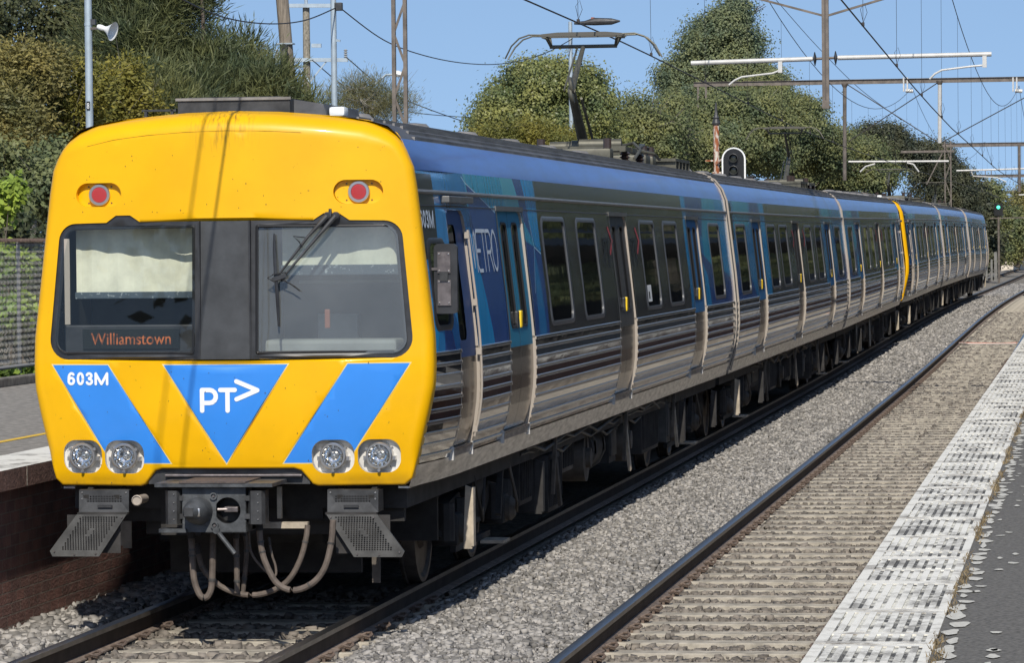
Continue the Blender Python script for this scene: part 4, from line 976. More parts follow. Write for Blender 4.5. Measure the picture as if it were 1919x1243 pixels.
    mb = MB(); mb.prism(P, 'y', ym, ym+.05, BLACKF); mb.build('mirror_shell', t)
    mb = MB(); cx = (lx0+lx1)/2-.01; mb.box(cx-.048, cx+.048, ym-.012, ym, lz0+.30, lz1-.06, PLATE); mb.box(cx-.048, cx+.05, ym-.012, ym, lz0+.06, lz0+.25, PLATE)
    mb.box(cx-.03, cx+.03, ym-.025, ym-.004, lz0+.24, lz0+.31, DARKM)
    for x in (-.036, .036):
        for z in (.08, .235, .315, lz1-lz0-.075): mb.lathe([(.007, 0), (.005, .006)], (cx+x, ym-.012, lz0+z), (0, -1, 0), CHROME, 8)
    mb.build('back_plate', t)
    mb = MB(); mb.cyl((lx0-.03, ym-.01, lz0+.20), (lx0-.03, ym-.01, lz0+.36), .014, PLATE, 10); mb.bar((lx0-.03, ym, lz0+.33), (1.42, ym+.02, lz0+.33), .02, .02, DARKM); mb.bar((lx0-.03, ym, lz0+.22), (1.42, ym+.02, lz0+.22), .02, .02, DARKM)
    mb.bar((lx0-.03, ym, lz0+.33), (lx0+.05, ym, lz0+.33), .02, .02, PLATE); mb.build('mirror_bracket', t)

# ------------------------------------------------------------------ train: carriage sides
MOTOR = dict(L=23.75, y0=.345, doors=[(3.80, 5.22, TEAL), (11.18, 12.60, GRAPH), (18.55, 19.97, MID)], cabdoor=(1.35, 2.17),
             wins=[(6.30, 7.85), (8.60, 10.06), (13.68, 15.14), (15.96, 17.48), (21.14, 22.60)], bogies=(4.55, 20.3))
TRAIL = dict(L=23.55, y0=.06, doors=[(3.43, 4.85, MID), (10.88, 12.30, GRAPH), (18.38, 19.80, MID)], cabdoor=None,
             wins=[(.82, 2.36), (5.84, 7.42), (8.12, 9.70), (13.36, 14.92), (15.76, 17.32), (20.90, 22.44)], bogies=(3.4, 20.1))
def q_(*p): return list(p)
def livery_motor():
    k = 1.77
    Z = []
    def add(P, m): Z.append(([(a+k, b) for a, b in P], m))
    add([(-1.9, 1.9), (4.35, 1.9), (4.35, 3.3), (-1.9, 3.3)], MID)
    add([(-1.9, 1.9), (-1.2, 1.9), (-1.0, 2.25), (-1.9, 2.6)], BRIGHT)
    add([(-.95, 1.9), (-.55, 1.9), (-.75, 2.2), (-.9, 2.2)], NAVY)
    add([(-1.9, 2.62), (-.83, 2.62), (-.80, 3.255), (-1.45, 3.255), (-1.9, 3.2)], CHAR)
    add([(.28, 1.9), (.75, 1.9), (.75, 3.3), (.28, 3.3)], MID)
    add([(.58, 3.28), (.70, 3.28), (.66, 3.16), (.72, 3.02), (.60, 3.02), (.62, 3.16)], TEAL2)
    add([(.66, 3.21), (1.98, 2.985), (2.05, 2.4), (2.05, 1.9), (1.25, 1.9), (.62, 2.86), (.66, 3.0)], NAVY)
    add([(.40, 2.86), (.66, 2.86), (1.27, 1.9), (.28, 1.9)], BRIGHT)
    add([(.70, 3.28), (3.16, 3.28), (3.33, 3.10), (3.40, 3.0), (1.95, 3.0), (.70, 3.205)], TEAL)
    add([(2.46, 3.28), (3.16, 3.28), (3.33, 3.10), (3.38, 3.0), (2.60, 3.0)], TEAL2)
    add([(3.16, 3.28), (3.70, 3.28), (3.80, 2.9), (4.00, 2.70), (3.92, 2.78), (3.45, 2.95), (3.40, 3.0), (3.33, 3.1)], NAVY)
    add([(3.64, 3.28), (4.36, 3.28), (4.36, 2.66), (4.05, 2.72), (3.84, 2.95)], BRIGHT)
    add([(3.46, 2.96), (3.56, 2.9), (4.03, 2.73), (3.95, 2.68), (3.46, 2.76)], TEAL)
    add([(3.46, 2.76), (4.0, 2.70), (4.36, 2.62), (4.36, 1.9), (3.46, 1.9)], NAVY)
    add([(3.80, 2.45), (3.98, 2.70), (4.10, 2.40), (4.22, 1.9), (3.75, 1.9)], MID)
    for a, b in (((.50, 3.255), (.66, 3.20)), ((.66, 3.205), (1.98, 2.985)), ((3.84, 2.93), (3.98, 2.70)), ((3.98, 2.70), (3.72, 2.3)), ((3.98, 2.70), (4.34, 2.64)), ((.66, 2.98), (.80, 2.62))):
        d = Vector((b[0]-a[0], b[1]-a[1])).normalized(); n = Vector((-d.y, d.x))*.006
        add([(a[0]+n.x, a[1]+n.y), (b[0]+n.x, b[1]+n.y), (b[0]-n.x, b[1]-n.y), (a[0]-n.x, a[1]-n.y)], PALEL)
    add([(16.48, 1.9), (22.3, 1.9), (22.3, 3.3), (16.48, 3.3)], MID)
    add([(16.48, 2.45), (16.95, 2.45), (16.95, 3.3), (16.48, 3.3)], BRIGHT)
    add([(16.95, 2.8), (19.0, 2.8), (19.4, 3.3), (16.95, 3.3)], NAVY)
    add([(19.05, 3.28), (20.6, 3.28), (20.9, 2.3), (18.6, 2.5), (18.5, 2.75)], TEAL)
    add([(20.7, 3.28), (21.9, 3.28), (21.9, 2.3), (20.9, 2.35)], BRIGHT)
    add([(18.1, 2.62), (19.5, 2.42), (20.9, 2.34), (22.1, 2.2), (22.1, 1.9), (18.1, 1.9)], NAVY)
    add([(18.2, 2.5), (18.7, 2.3), (18.9, 1.9), (18.2, 1.9)], BRIGHT)
    return Z
def livery_trail():
    Z = []
    def add(P, m): Z.append((P, m))
    add([(0, 1.9), (5.75, 1.9), (5.75, 3.3), (0, 3.3)], MID)
    add([(.25, 2.75), (.62, 2.75), (.58, 3.25), (.36, 3.25)], CHAR)
    add([(.7, 2.9), (3.0, 2.95), (3.2, 3.3), (.9, 3.3)], TEAL); add([(0, 1.9), (3.3, 1.9), (2.5, 2.2), (1.6, 2.5), (0, 2.4)], NAVY)
    add([(4.9, 1.9), (5.75, 1.9), (5.75, 3.3), (5.1, 3.3)], BRIGHT); add([(3.3, 3.02), (5.0, 3.02), (4.8, 3.3), (3.5, 3.3)], NAVY)
    add([(17.6, 1.9), (23.6, 1.9), (23.6, 3.3), (17.6, 3.3)], MID)
    add([(18.2, 3.02), (20.4, 3.02), (20.8, 3.3), (17.9, 3.3)], TEAL); add([(20.0, 1.9), (23.6, 1.9), (23.6, 2.4), (21.5, 2.5)], NAVY); add([(22.5, 2.5), (23.6, 2.5), (23.6, 3.3), (22.8, 3.3)], BRIGHT)
    return Z

def side_upper(spec, zones, s, root):
    L, y0 = spec['L'], spec['y0']
    holes = [rrect((a+b)/2, 2.485, (b-a)/2-.05, .445, .11) for a, b in spec['wins']]
    holes += [[(a, 1.93), (b, 1.93), (b, 2.90), (b-.05, 2.97), (b-.12, 3.0), (a+.05, 3.0), (a, 2.96)] for a, b, _ in spec['doors']]
    if spec['cabdoor']:
        a, b = spec['cabdoor']; holes += [[(a, 1.93), (b, 1.93), (b, 2.85), (b-.06, 2.95), (b-.16, 2.99), (a+.06, 2.99), (a, 2.95)], rrect(.865, 2.435, .285, .315, .07)]
    ex = [[(y0, z), (L, z)] for z in PZ if 1.95 < z < 3.27]
    mb = cdt_surface([(y0, 1.94), (L, 1.94), (L, 3.28), (y0, 3.28)], holes, zones, ex, lambda y, z: (s*bx_(z), y, z), GRAPH)
    # reveals of the openings
    for P in holes:
        n = len(P); dep = .026
        vs = [(s*bx_(z), y, z) for y, z in P]+[(s*(bx_(z)-dep), y, z) for y, z in P]
        fs = [(i, (i+1) % n, n+(i+1) % n, n+i) for i in range(n) if not (P[i][1] < 1.935 and P[(i+1) % n][1] < 1.935)]
        mb.add(vs, fs, JAMB if P[0][1] < 1.95 else RUBBER)
    o = mb.build('upper_side', root); me = o.data
    bm = bmesh.new(); bm.from_mesh(me)
    for f in bm.faces: f.smooth = True
    for e in bm.edges:
        if len(e.link_faces) == 2 and e.calc_face_angle(0) > math.radians(30): e.smooth = False
    bm.to_mesh(me); bm.free()
    return o

def side_lower(spec, s, root):
    L, y0 = spec['L'], spec['y0']-.04
    cuts = sorted([(a, b) for a, b, _ in spec['doors']]+([spec['cabdoor']] if spec['cabdoor'] else []))
    segs = []; c = y0
    for a, b in cuts: segs.append((c, a)); c = b
    segs.append((c, L))
    # profile with pressed ribs
    ribs = [1.925-.0835*i for i in range(10)]
    prof = [(1.94, 0.0)]
    for r in ribs:
        prof += [(r+.016, 0), (r+.011, .011), (r-.011, .011), (r-.016, 0)]
    prof += [(1.125, 0)]
    mb = MB()
    for a, b in segs:
        ny = max(1, int((b-a)/.5)); ys = [a+(b-a)*i/ny for i in range(ny+1)]
        base = len(mb.v)
        for y in ys:
            for z, d in prof: mb.v.append((s*(bx_(z)+d), y, z))
        k = len(prof)
        for i in range(ny):
            for j in range(k-1):
                onrib = prof[j][1] > 0 or prof[j+1][1] > 0
                mb.f.append([base+i*k+j, base+i*k+j+1, base+(i+1)*k+j+1, base+(i+1)*k+j]); mb.m.append(mb.mi(RIBST if onrib else STEEL))
        for yy, sg in ((a, -1), (b, 1)):                               # blanked rib ends and panel edges
            for r in ribs:
                x = s*(bx_(r)+.005); mb.box(min(x-.006, x+.006), max(x-.006, x+.006), yy-.006, yy+.006, r-.013, r+.013, JAMB)
            if 0 < abs(yy-y0) and yy < L-.01: continue
            bb = len(mb.v); zq = [1.13+.08*q for q in range(11)]
            for z in zq: mb.v += [(s*bx_(z), yy, z), (s*(bx_(z)-.03), yy, z)]
            for q in range(10): mb.f.append([bb+2*q, bb+2*q+1, bb+2*q+3, bb+2*q+2]); mb.m.append(mb.mi(DARKM))
    mb.build('corrugated_side', root)
    # skirt below the floor, with steps under the doors
    mb = MB()
    zs = [.965, 1.02, 1.022, 1.075, 1.078, 1.125]
    def strip(a, b, zz, off, m):
        base = len(mb.v); n = max(1, int((b-a)/.8))
        for i in range(n+1):
            for z, d in zip(zz, off): mb.v.append((s*(bx_(z)+d), a+(b-a)*i/n, z))
        k = len(zz)
        for i in range(n):
            for j in range(k-1): mb.f.append([base+i*k+j, base+i*k+j+1, base+(i+1)*k+j+1, base+(i+1)*k+j]); mb.m.append(mb.mi(m))
    strip(y0-.05, L, [.965, 1.02, 1.021, 1.070, 1.071, 1.125], [0, 0, .004, .004, .010, .010], SKIRT)
    mb.box(min(s*1.30, s*1.385), max(s*1.30, s*1.385), y0, L, .955, .97, SKIRT)
    for a, b in cuts:
        x0, x1 = 1.36, 1.452
        mb.box(min(s*x0, s*x1), max(s*x0, s*x1), a, b, 1.125, 1.175, SKIRT); mb.box(min(s*x0, s*(x1+.012)), max(s*x0, s*(x1+.012)), a+.02, b-.01, 1.175, 1.195, RIBST)
        for yy in (a-.03, b+.005): mb.box(min(s*1.40, s*1.462), max(s*1.40, s*1.462), yy, yy+.03, 1.10, 1.20, POCKET)
    mb.build('skirt', root)
    zz = [1.19+.05*i for i in range(16)]
    for a, b in cuts:
        for y in (a, b):
            mb = MB()
            for z in zz: mb.v += [(s*(bx_(z)+.003), y, z), (s*(bx_(z)-.027), y, z)]
            for j in range(len(zz)-1): mb.f.append([2*j, 2*j+1, 2*j+3, 2*j+2]); mb.m.append(mb.mi(JAMB))
            mb.build('door_jamb', root)

def leaf_surface(mb, a, b, z0, z1, s, dx, zones, m, holes=()):
    ex = [[(a, z), (b, z)] for z in PZ if z0+.01 < z < z1-.01]
    t = cdt_surface([(a, z0), (b, z0), (b, z1), (a, z1)], list(holes), zones, ex, lambda y, z: (s*(bx_(z)+dx), y, z), m)
    for k, mm in enumerate(t.mats):
        fs = [f for f, q in zip(t.f, t.m) if q == k]; mb.add(t.v, fs, mm)

LEAF = {'teal_blue_vinyl': mat('teal_door_paint', (.020, .185, .30), .55, spec=.25), 'mid_blue_vinyl': mat('blue_door_paint', (.018, .125, .29), .55, spec=.25), 'navy_vinyl': mat('navy_door_paint', (.020, .055, .16), .5, spec=.3), 'graphite_vinyl': mat('graphite_door_paint', (.062, .06, .057), .5, spec=.3)}
def leafpaint(m): return LEAF[m.name]
def build_doors(spec, s, root):
    for a, b, paint in spec['doors']:
        mid = (a+b)/2
        for i, (u, v) in enumerate(((a+.0, mid-.006), (mid+.006, b-.0))):
            t = empty('sliding_door', (0, 0, 0)); t.parent = root
            w0, w1 = (u+.27, v-.12) if i == 0 else (u+.16, v-.24)
            win = rrect((w0+w1)/2, 2.47, (w1-w0)/2, .43, .07)
            mb = MB(); leaf_surface(mb, u, v, 1.2, 3.0, s, -.023, [([(u, 1.875), (v, 1.875), (v, 3.1), (u, 3.1)], leafpaint(paint))], STEELD, [win])
            for y in (u, v):
                e = .012; zz = [1.2+.1*k for k in range(19)]; base = len(mb.v)
                for z in zz: mb.v += [(s*(bx_(z)-.023), y, z), (s*(bx_(z)-.05), y, z)]
                for k in range(18): mb.f.append([base+2*k, base+2*k+1, base+2*k+3, base+2*k+2]); mb.m.append(mb.mi(RUBBER))
            mb.build('door_leaf', t)
            mb = MB(); P = rrect((w0+w1)/2, 2.47, (w1-w0)/2+.01, .44, .08); mb.add([(s*(bx_(z)-.031), y, z) for y, z in P], [tuple(range(len(P)))], PGLASS)
            Q = [(s*(bx_(z)-.025), y, z) for y, z in win]; mb.tube(Q+[Q[0], Q[1]], .012, RUBBER, 6, False); mb.build('door_window', t)
            hy = v-.10 if i == 0 else u+.09
            if i == 1 or True:
                mb = MB(); sx = s*(bx_(2.1)-.018)
                mb.bbox(min(sx-.02*s, sx+.012*s), max(sx-.02*s, sx+.012*s), hy-.045, hy+.045, 2.025, 2.17, HANDY if i == 1 else DARKM, .012); mb.build('handle', t)
        mb = MB()
        x = s*(bx_(3.01)); mb.box(min(x-.01, x+.012), max(x-.01, x+.012), a-.05, b+.02, 3.0, 3.04, DOORFR)
        zz = [1.95+.07*k for k in range(16)]
        for y, w_ in ((a, -.045), (b, .022)):
            base = len(mb.v)
            for z in zz: mb.v += [(s*(bx_(z)+.007), y, z), (s*(bx_(z)+.007), y+w_, z)]
            for k in range(15): mb.f.append([base+2*k, base+2*k+1, base+2*k+3, base+2*k+2]); mb.m.append(mb.mi(DOORFR))
        mb.build('door_surround', root)
    if spec['cabdoor']:
        a, b = spec['cabdoor']; t = empty('cab_door', (0, 0, 0)); t.parent = root
        win = rrect(a+.28, 2.44, .16, .44, .07)
        mb = MB(); leaf_surface(mb, a, b, 1.2, 2.99, s, -.023, [([(a, 1.87), (b, 1.87), (b, 3.1), (a, 3.1)], leafpaint(NAVY))], STEELD, [win]); mb.build('door_leaf', t)
        mb = MB(); P = rrect(a+.28, 2.44, .17, .45, .08); mb.add([(s*(bx_(z)-.031), y, z) for y, z in P], [tuple(range(len(P)))], PGLASS); mb.build('door_window', t)
        mb = MB(); x0, x1 = sorted((s*1.395, s*1.465)); mb.bbox(x0, x1, a-.12, b+.16, 3.045, 3.095, DOORFR, .006); mb.build('door_hood', root)
        mb = MB(); zz = [1.24+.1*k for k in range(17)]
        mb.tube([(s*(bx_(z)+.022), b-.045, z) for z in zz], .010, JAMB, 8)
        for z in (1.3, 1.9, 2.28, 2.8): mb.box(min(s*(bx_(z)-.005), s*(bx_(z)+.04)), max(s*(bx_(z)-.005), s*(bx_(z)+.03)), b-.06, b-.025, z-.025, z+.025, JAMB)
        mb.build('grab_rail', root, True)

def build_windows(spec, s, root):
    allw = [(a, b, 2.485, .485) for a, b in spec['wins']]
    if spec['cabdoor']: allw.append((.55, 1.18, 2.435, .345))
    for a, b, zc, hz in allw:
        cy, hy = (a+b)/2, (b-a)/2
        P = rrect(cy, zc, hy-.035, hz-.028, .10)
        zs = [zc-hz+.03+(2*hz-.06)*k/8 for k in range(9)]
        mb = MB(); base = 0
        t = cdt_surface(P, [], [], [[(a, z), (b, z)] for z in zs[1:-1]], lambda y, z: (s*(bx_(z)-.006), y, z), PGLASS)
        mb.add(t.v, t.f, PGLASS); w = mb.build('window', root)
        mb = MB(); O = rrect(cy, zc, hy, hz, .11); I = rrect(cy, zc, hy-.075, hz-.042, .085); n = len(O)
        O2 = rrect(cy, zc, hy-.012, hz-.01, .10)
        vs = [(s*bx_(z), y, z) for y, z in O]+[(s*(bx_(z)+.006), y, z) for y, z in O2]+[(s*(bx_(z)+.004), y, z) for y, z in I]+[(s*(bx_(z)-.008), y, z) for y, z in I]
        fs = [(r*n+i, r*n+(i+1) % n, (r+1)*n+(i+1) % n, (r+1)*n+i) for r in range(3) for i in range(n)]
        mb.add(vs, fs, WINFR if zc > 2.45 else BLACKF); mb.build('window_frame', w, True, 50)

def build_bogie(spec, yc, root):
    t = empty('bogie', (0, 0, 0)); t.parent = root
    for dy in (-1.22, 1.22):
        mb = MB()
        for s in (-1, 1):
            mb.lathe([(.0, -.07), (.455, -.07), (.46, -.045), (.435, -.04), (.43, .06), (.39, .06), (.36, .035), (.16, .03), (.13, .065), (.02, .065)], (s*.805, yc+dy, .43), (s, 0, 0), WHEEL, 32)
        mb.cyl((-.8, yc+dy, .43), (.8, yc+dy, .43), .075, UNDER, 12); mb.build('wheelset', t, True)
    for s in (-1, 1):
        mb = MB()
        side = [(yc-1.65, .40), (yc-1.5, .62), (yc-.75, .70), (yc-.4, .52), (yc+.4, .52), (yc+.75, .70), (yc+1.5, .62), (yc+1.65, .40), (yc+1.35, .36), (yc+.85, .55), (yc+.5, .38), (yc-.5, .38), (yc-.85, .55), (yc-1.35, .36)]
        mb.prism([(y, z) for y, z in side], 'x', s*1.02-.06, s*1.02+.06, UNDER)
        for dy in (-1.22, 1.22):
            mb.bbox(s*1.06-.11, s*1.06+.11, yc+dy-.15, yc+dy+.15, .30, .56, UNDER, .03); mb.lathe([(.11, 0), (.11, .05), (.07, .09)], (s*1.16, yc+dy, .43), (s, 0, 0), UNDERB, 14)
            mb.cyl((s*1.1, yc+dy-.33, .36), (s*1.1, yc+dy-.33, .66), .075, UNDER, 10); mb.cyl((s*1.1, yc+dy+.33, .36), (s*1.1, yc+dy+.33, .66), .075, UNDER, 10)
        for k in range(5): mb.lathe([(.14, 0), (.155, .03), (.14, .06)], (s*1.0, yc, .54+.065*k), (0, 0, 1), UNDER, 14)
        mb.bar((s*1.2, yc-.5, .48), (s*1.2, yc-.5, .92), .07, .09, UNDERB); mb.bar((s*1.2, yc+.55, .42), (s*1.2, yc+.75, .9), .05, .05, UNDER)
        mb.tube([(s*1.24, yc-1.0, .85), (s*1.27, yc-.8, .55), (s*1.25, yc-.6, .45), (s*1.25, yc-.5, .8)], .014, UNDER, 6); mb.tube([(s*1.24, yc+.9, .85), (s*1.29, yc+1.05, .5), (s*1.25, yc+1.3, .4)], .014, UNDERB, 6)
        mb.bar((s*1.05, yc-.9, .24), (s*1.05, yc+.9, .24), .05, .05, UNDER)
        mb.build('side_frame', t, True)
        for dy, h in ((-2.1, .48), (1.75, .46)):
            mb = MB(); x0, x1 = sorted((s*1.335, s*1.405)); um = UNDERL if dy < 0 and yc < 10 else UNDER; mb.prism([(x0, .34), (x1, .34), (x1, .34+h), (x0+.02*(s > 0), .36+h)], 'y', yc+dy, yc+dy+.02, um)
            x = s*1.41; mb.box(min(x-.012, x+.008), max(x-.012, x+.008), yc+dy-.005, yc+dy+.10, .36, .34+h, um); mb.build('lifting_bracket', t)
        mb = MB(); mb.box(min(s*1.10, s*1.30), max(s*1.10, s*1.30), yc+.2, yc+.55, .20, .225, UNDERL); mb.build('foot_plate', t)

def build_underframe(spec, root):
    L = spec['L']; mb = MB()
    mb.box(-1.25, 1.25, spec['y0']+.1, L-.05, .80, .99, UNDER); mb.box(-.5, .5, 1.0, L-1, .5, .8, UNDER)
    mb.build('underframe', root)
    b0, b1 = spec['bogies'][0]+2.0, spec['bogies'][1]-2.1
    R = random.Random(int(L*100))
    y = b0
    while y < b1-.5:
        w = R.choice((.35, .55, .8, 1.1, 1.6)); w = min(w, b1-y); zb = R.uniform(.24, .52); xo = R.uniform(1.05, 1.34); k = R.random(); zt = R.uniform(.78, .9)
        for s in (-1, 1):
            mb = MB(); x0, x1 = sorted((s*.55, s*xo)); m = R.choice((UNDER, UNDER, UNDERD, UNDERB)); x = s*(xo+.008)
            if k < .40:                                  # slatted resistor or louvred case
                mb.bbox(x0, x1, y, y+w, zb, zt, m, .02)
                for q in range(int(w/.11)): mb.box(min(x-.008, x+.008), max(x-.008, x+.008), y+.05+.11*q, y+.07+.11*q, zb+.05, zt-.05, UNDER)
            elif k < .72:                                # plain case with a door, hinges and a sloping foot
                mb.prism([(x0, zb+.08) if s > 0 else (x0, zb), (x1, zb) if s > 0 else (x1, zb+.08), (x1, zt), (x0, zt)], 'y', y, y+w, m)
                mb.bbox(min(x-.012, x+.012), max(x-.012, x+.012), y+.05, y+w-.05, zb+.07, zt-.06, UNDERD, .008)
                for q in (.25, .75): mb.box(min(x-.012, x+.03), max(x-.012, x+.03), y+w*q-.03, y+w*q+.03, zt-.10, zt-.05, UNDERB)
            elif k < .88:                                # air reservoir on straps
                mb.cyl((s*(xo-.28), y+.03, .62), (s*(xo-.28), y+w-.03, .62), .24, m, 20)
                for q in (.2, .8): mb.tube([(s*(xo-.28)+.25*math.cos(a), y+w*q, .62+.25*math.sin(a)) for a in [i_*math.pi/6-.2 for i_ in range(14)]], .018, UNDERB, 5)
            else:                                        # blower: drum on a bracket
                mb.cyl((x0, y+w/2, .58), (x1, y+w/2, .58), min(.24, w*.48), m, 18); mb.cyl((s*xo, y+w/2, .58), (s*(xo+.05), y+w/2, .58), .10, UNDERB, 12); mb.box(x0, x1, y+w/2-.05, y+w/2+.05, .58, .9, UNDER)
            mb.build('equipment_case', root, True)
        y += w+R.uniform(.08, .35)
    for s in (-1, 1):
        for q in range(3):
            mb = MB(); z = .93-.05*q; xq = s*(1.30-.05*q); P = [(xq, b0-.5, z)]; yy = b0
            while yy < b1: P += [(xq, yy, z), (xq+s*R.uniform(-.02, .03), yy+.5, z-R.uniform(0, .10))]; yy += R.uniform(1.2, 2.5)
            mb.tube(P, .016, R.choice((UNDERD, UNDERB)), 6); mb.build('conduit', root, True)
    for yy in (b0+1.2, (b0+b1)/2+.8, b1-.3):
        for s in (-1, 1):
            mb = MB(); mb.bar((s*1.30, yy, .42), (s*1.33, yy, .96), .07, .03, UNDERB); mb.build('hanger', root)
            mb = MB(); mb.bar((s*1.33, yy+.28, .30), (s*1.30, yy+.05, .95), .03, .05, UNDERL if yy > b0+2 else UNDERB); mb.build('hanger', root)

def build_roof(spec, root, pantos=()):
    L, y0 = spec['L'], spec['y0']
    P = [(bx_(z), z) for z in (3.28, 3.35, 3.43, 3.505)]
    half = P+[(1.225, 3.545), (1.16, 3.598), (1.05, 3.632), (.9, 3.662), (.6, 3.69), (.0, 3.705)]
    ring = half+[(-x, z) for x, z in half[:-1]][::-1]
    n = len(ring); ys = [y0, y0+.25, y0+.5, y0+.8, y0+1.2, y0+1.6, 4, 7, 10, 13, 16, 20, L]
    mb = MB()
    for y in ys: mb.v += [(x, y, z) for x, z in ring]
    for i in range(12):
        for j in range(n-1):
            m = ROOFB if (j < 3 or j >= n-4) else ROOFG
            mb.f.append([i*n+j, i*n+j+1, (i+1)*n+j+1, (i+1)*n+j]); mb.m.append(mb.mi(m))
    for s in (-1, 1):
        for x, z, w, h in ((1.252, 3.512, .026, .020), (1.205, 3.560, .020, .016), (1.16, 3.597, .022, .018), (1.10, 3.617, .018, .018), (1.03, 3.637, .018, .018), (.94, 3.655, .018, .02), (.83, 3.668, .018, .02)):
            mb.box(s*x-w/2, s*x+w/2, y0+(.55 if spec['cabdoor'] else .05), L, z-.02, z+h, ROOFL)
    mb.build('roof', root, True, 30)
    for s in (-1, 1):
        mb = MB()
        x = s*bx_(3.12); mb.tube([(x+s*.006, y, 3.12) for y in [y0+.02, y0+.25, y0+.5, y0+.8, y0+1.2, y0+1.6, 8, 16, L]], .016, DOORFR, 8)
        mb.build('gutter_strip', root, True); mb = MB()
        x = s*bx_(3.018); mb.tube([(x, y, 3.018) for y in [y0+.02, y0+.25, y0+.5, y0+.8, y0+1.2, y0+1.6, 8, 16, L]], .005, RUBBER, 5); mb.build('panel_seam', root)
    # end walls, flanges and corridor bellows
    ends = [L] if spec['cabdoor'] else [L, y0]
    for y in ends:
        mb = MB(); R = [(bx_(z), z) for z in (1.0, 1.2, 1.4, 1.64, 1.9, 2.3, 2.84, 3.28, 3.43, 3.56)]+[(1.05, 3.655), (.6, 3.70)]
        Q = R+[(-x, z) for x, z in R][::-1]
        mb.add([(x, y-.01, z) for x, z in Q], [tuple(range(len(Q)))], DARKM)
        O = [(x+.022, z) for x, z in R]; I = [(x-.05, z) for x, z in R]
        for s in (-1, 1):
            k = len(R); d = .05 if y == L else -.05
            vs = [(s*x, y-d, z) for x, z in O]+[(s*x, y+.002, z) for x, z in O]+[(s*x, y+.002, z) for x, z in I]
            mb.add([(s*x, y-d*1.02, z) for x, z in I]+[(s*x, y-d, z) for x, z in O], [(i, i+1, k+i+1, k+i) for i in range(k-1)], JAMB)
            mb.add(vs, [(r*k+i, r*k+i+1, (r+1)*k+i+1, (r+1)*k+i) for r in range(2) for i in range(k-1)], JAMB)
        mb.build('end_frame', root)
    for y in ends:
        mb = MB()
        for k in range(4):
            yy = y+(.02+.035*k)*(1 if y == L else -1); e = .008+.02*(k % 2); mb.box(-.55-e, .55+e, min(yy, yy+.036), max(yy, yy+.036), 1.1-e, 3.2+e, RUBBER)
        mb.build('corridor_bellows', root)
    for y in [2.2+k*2.6 for k in range(int((L-4)/2.6))]:
        if any(abs(y-p) < 3 for p in pantos): continue
        for x in (.55, -.55):
            mb = MB(); mb.lathe([(.16, 0), (.16, .05), (.12, .09), (.03, .10)], (x, y, 3.66), (0, 0, 1), ROOFL, 14); mb.build('roof_vent', root, True)

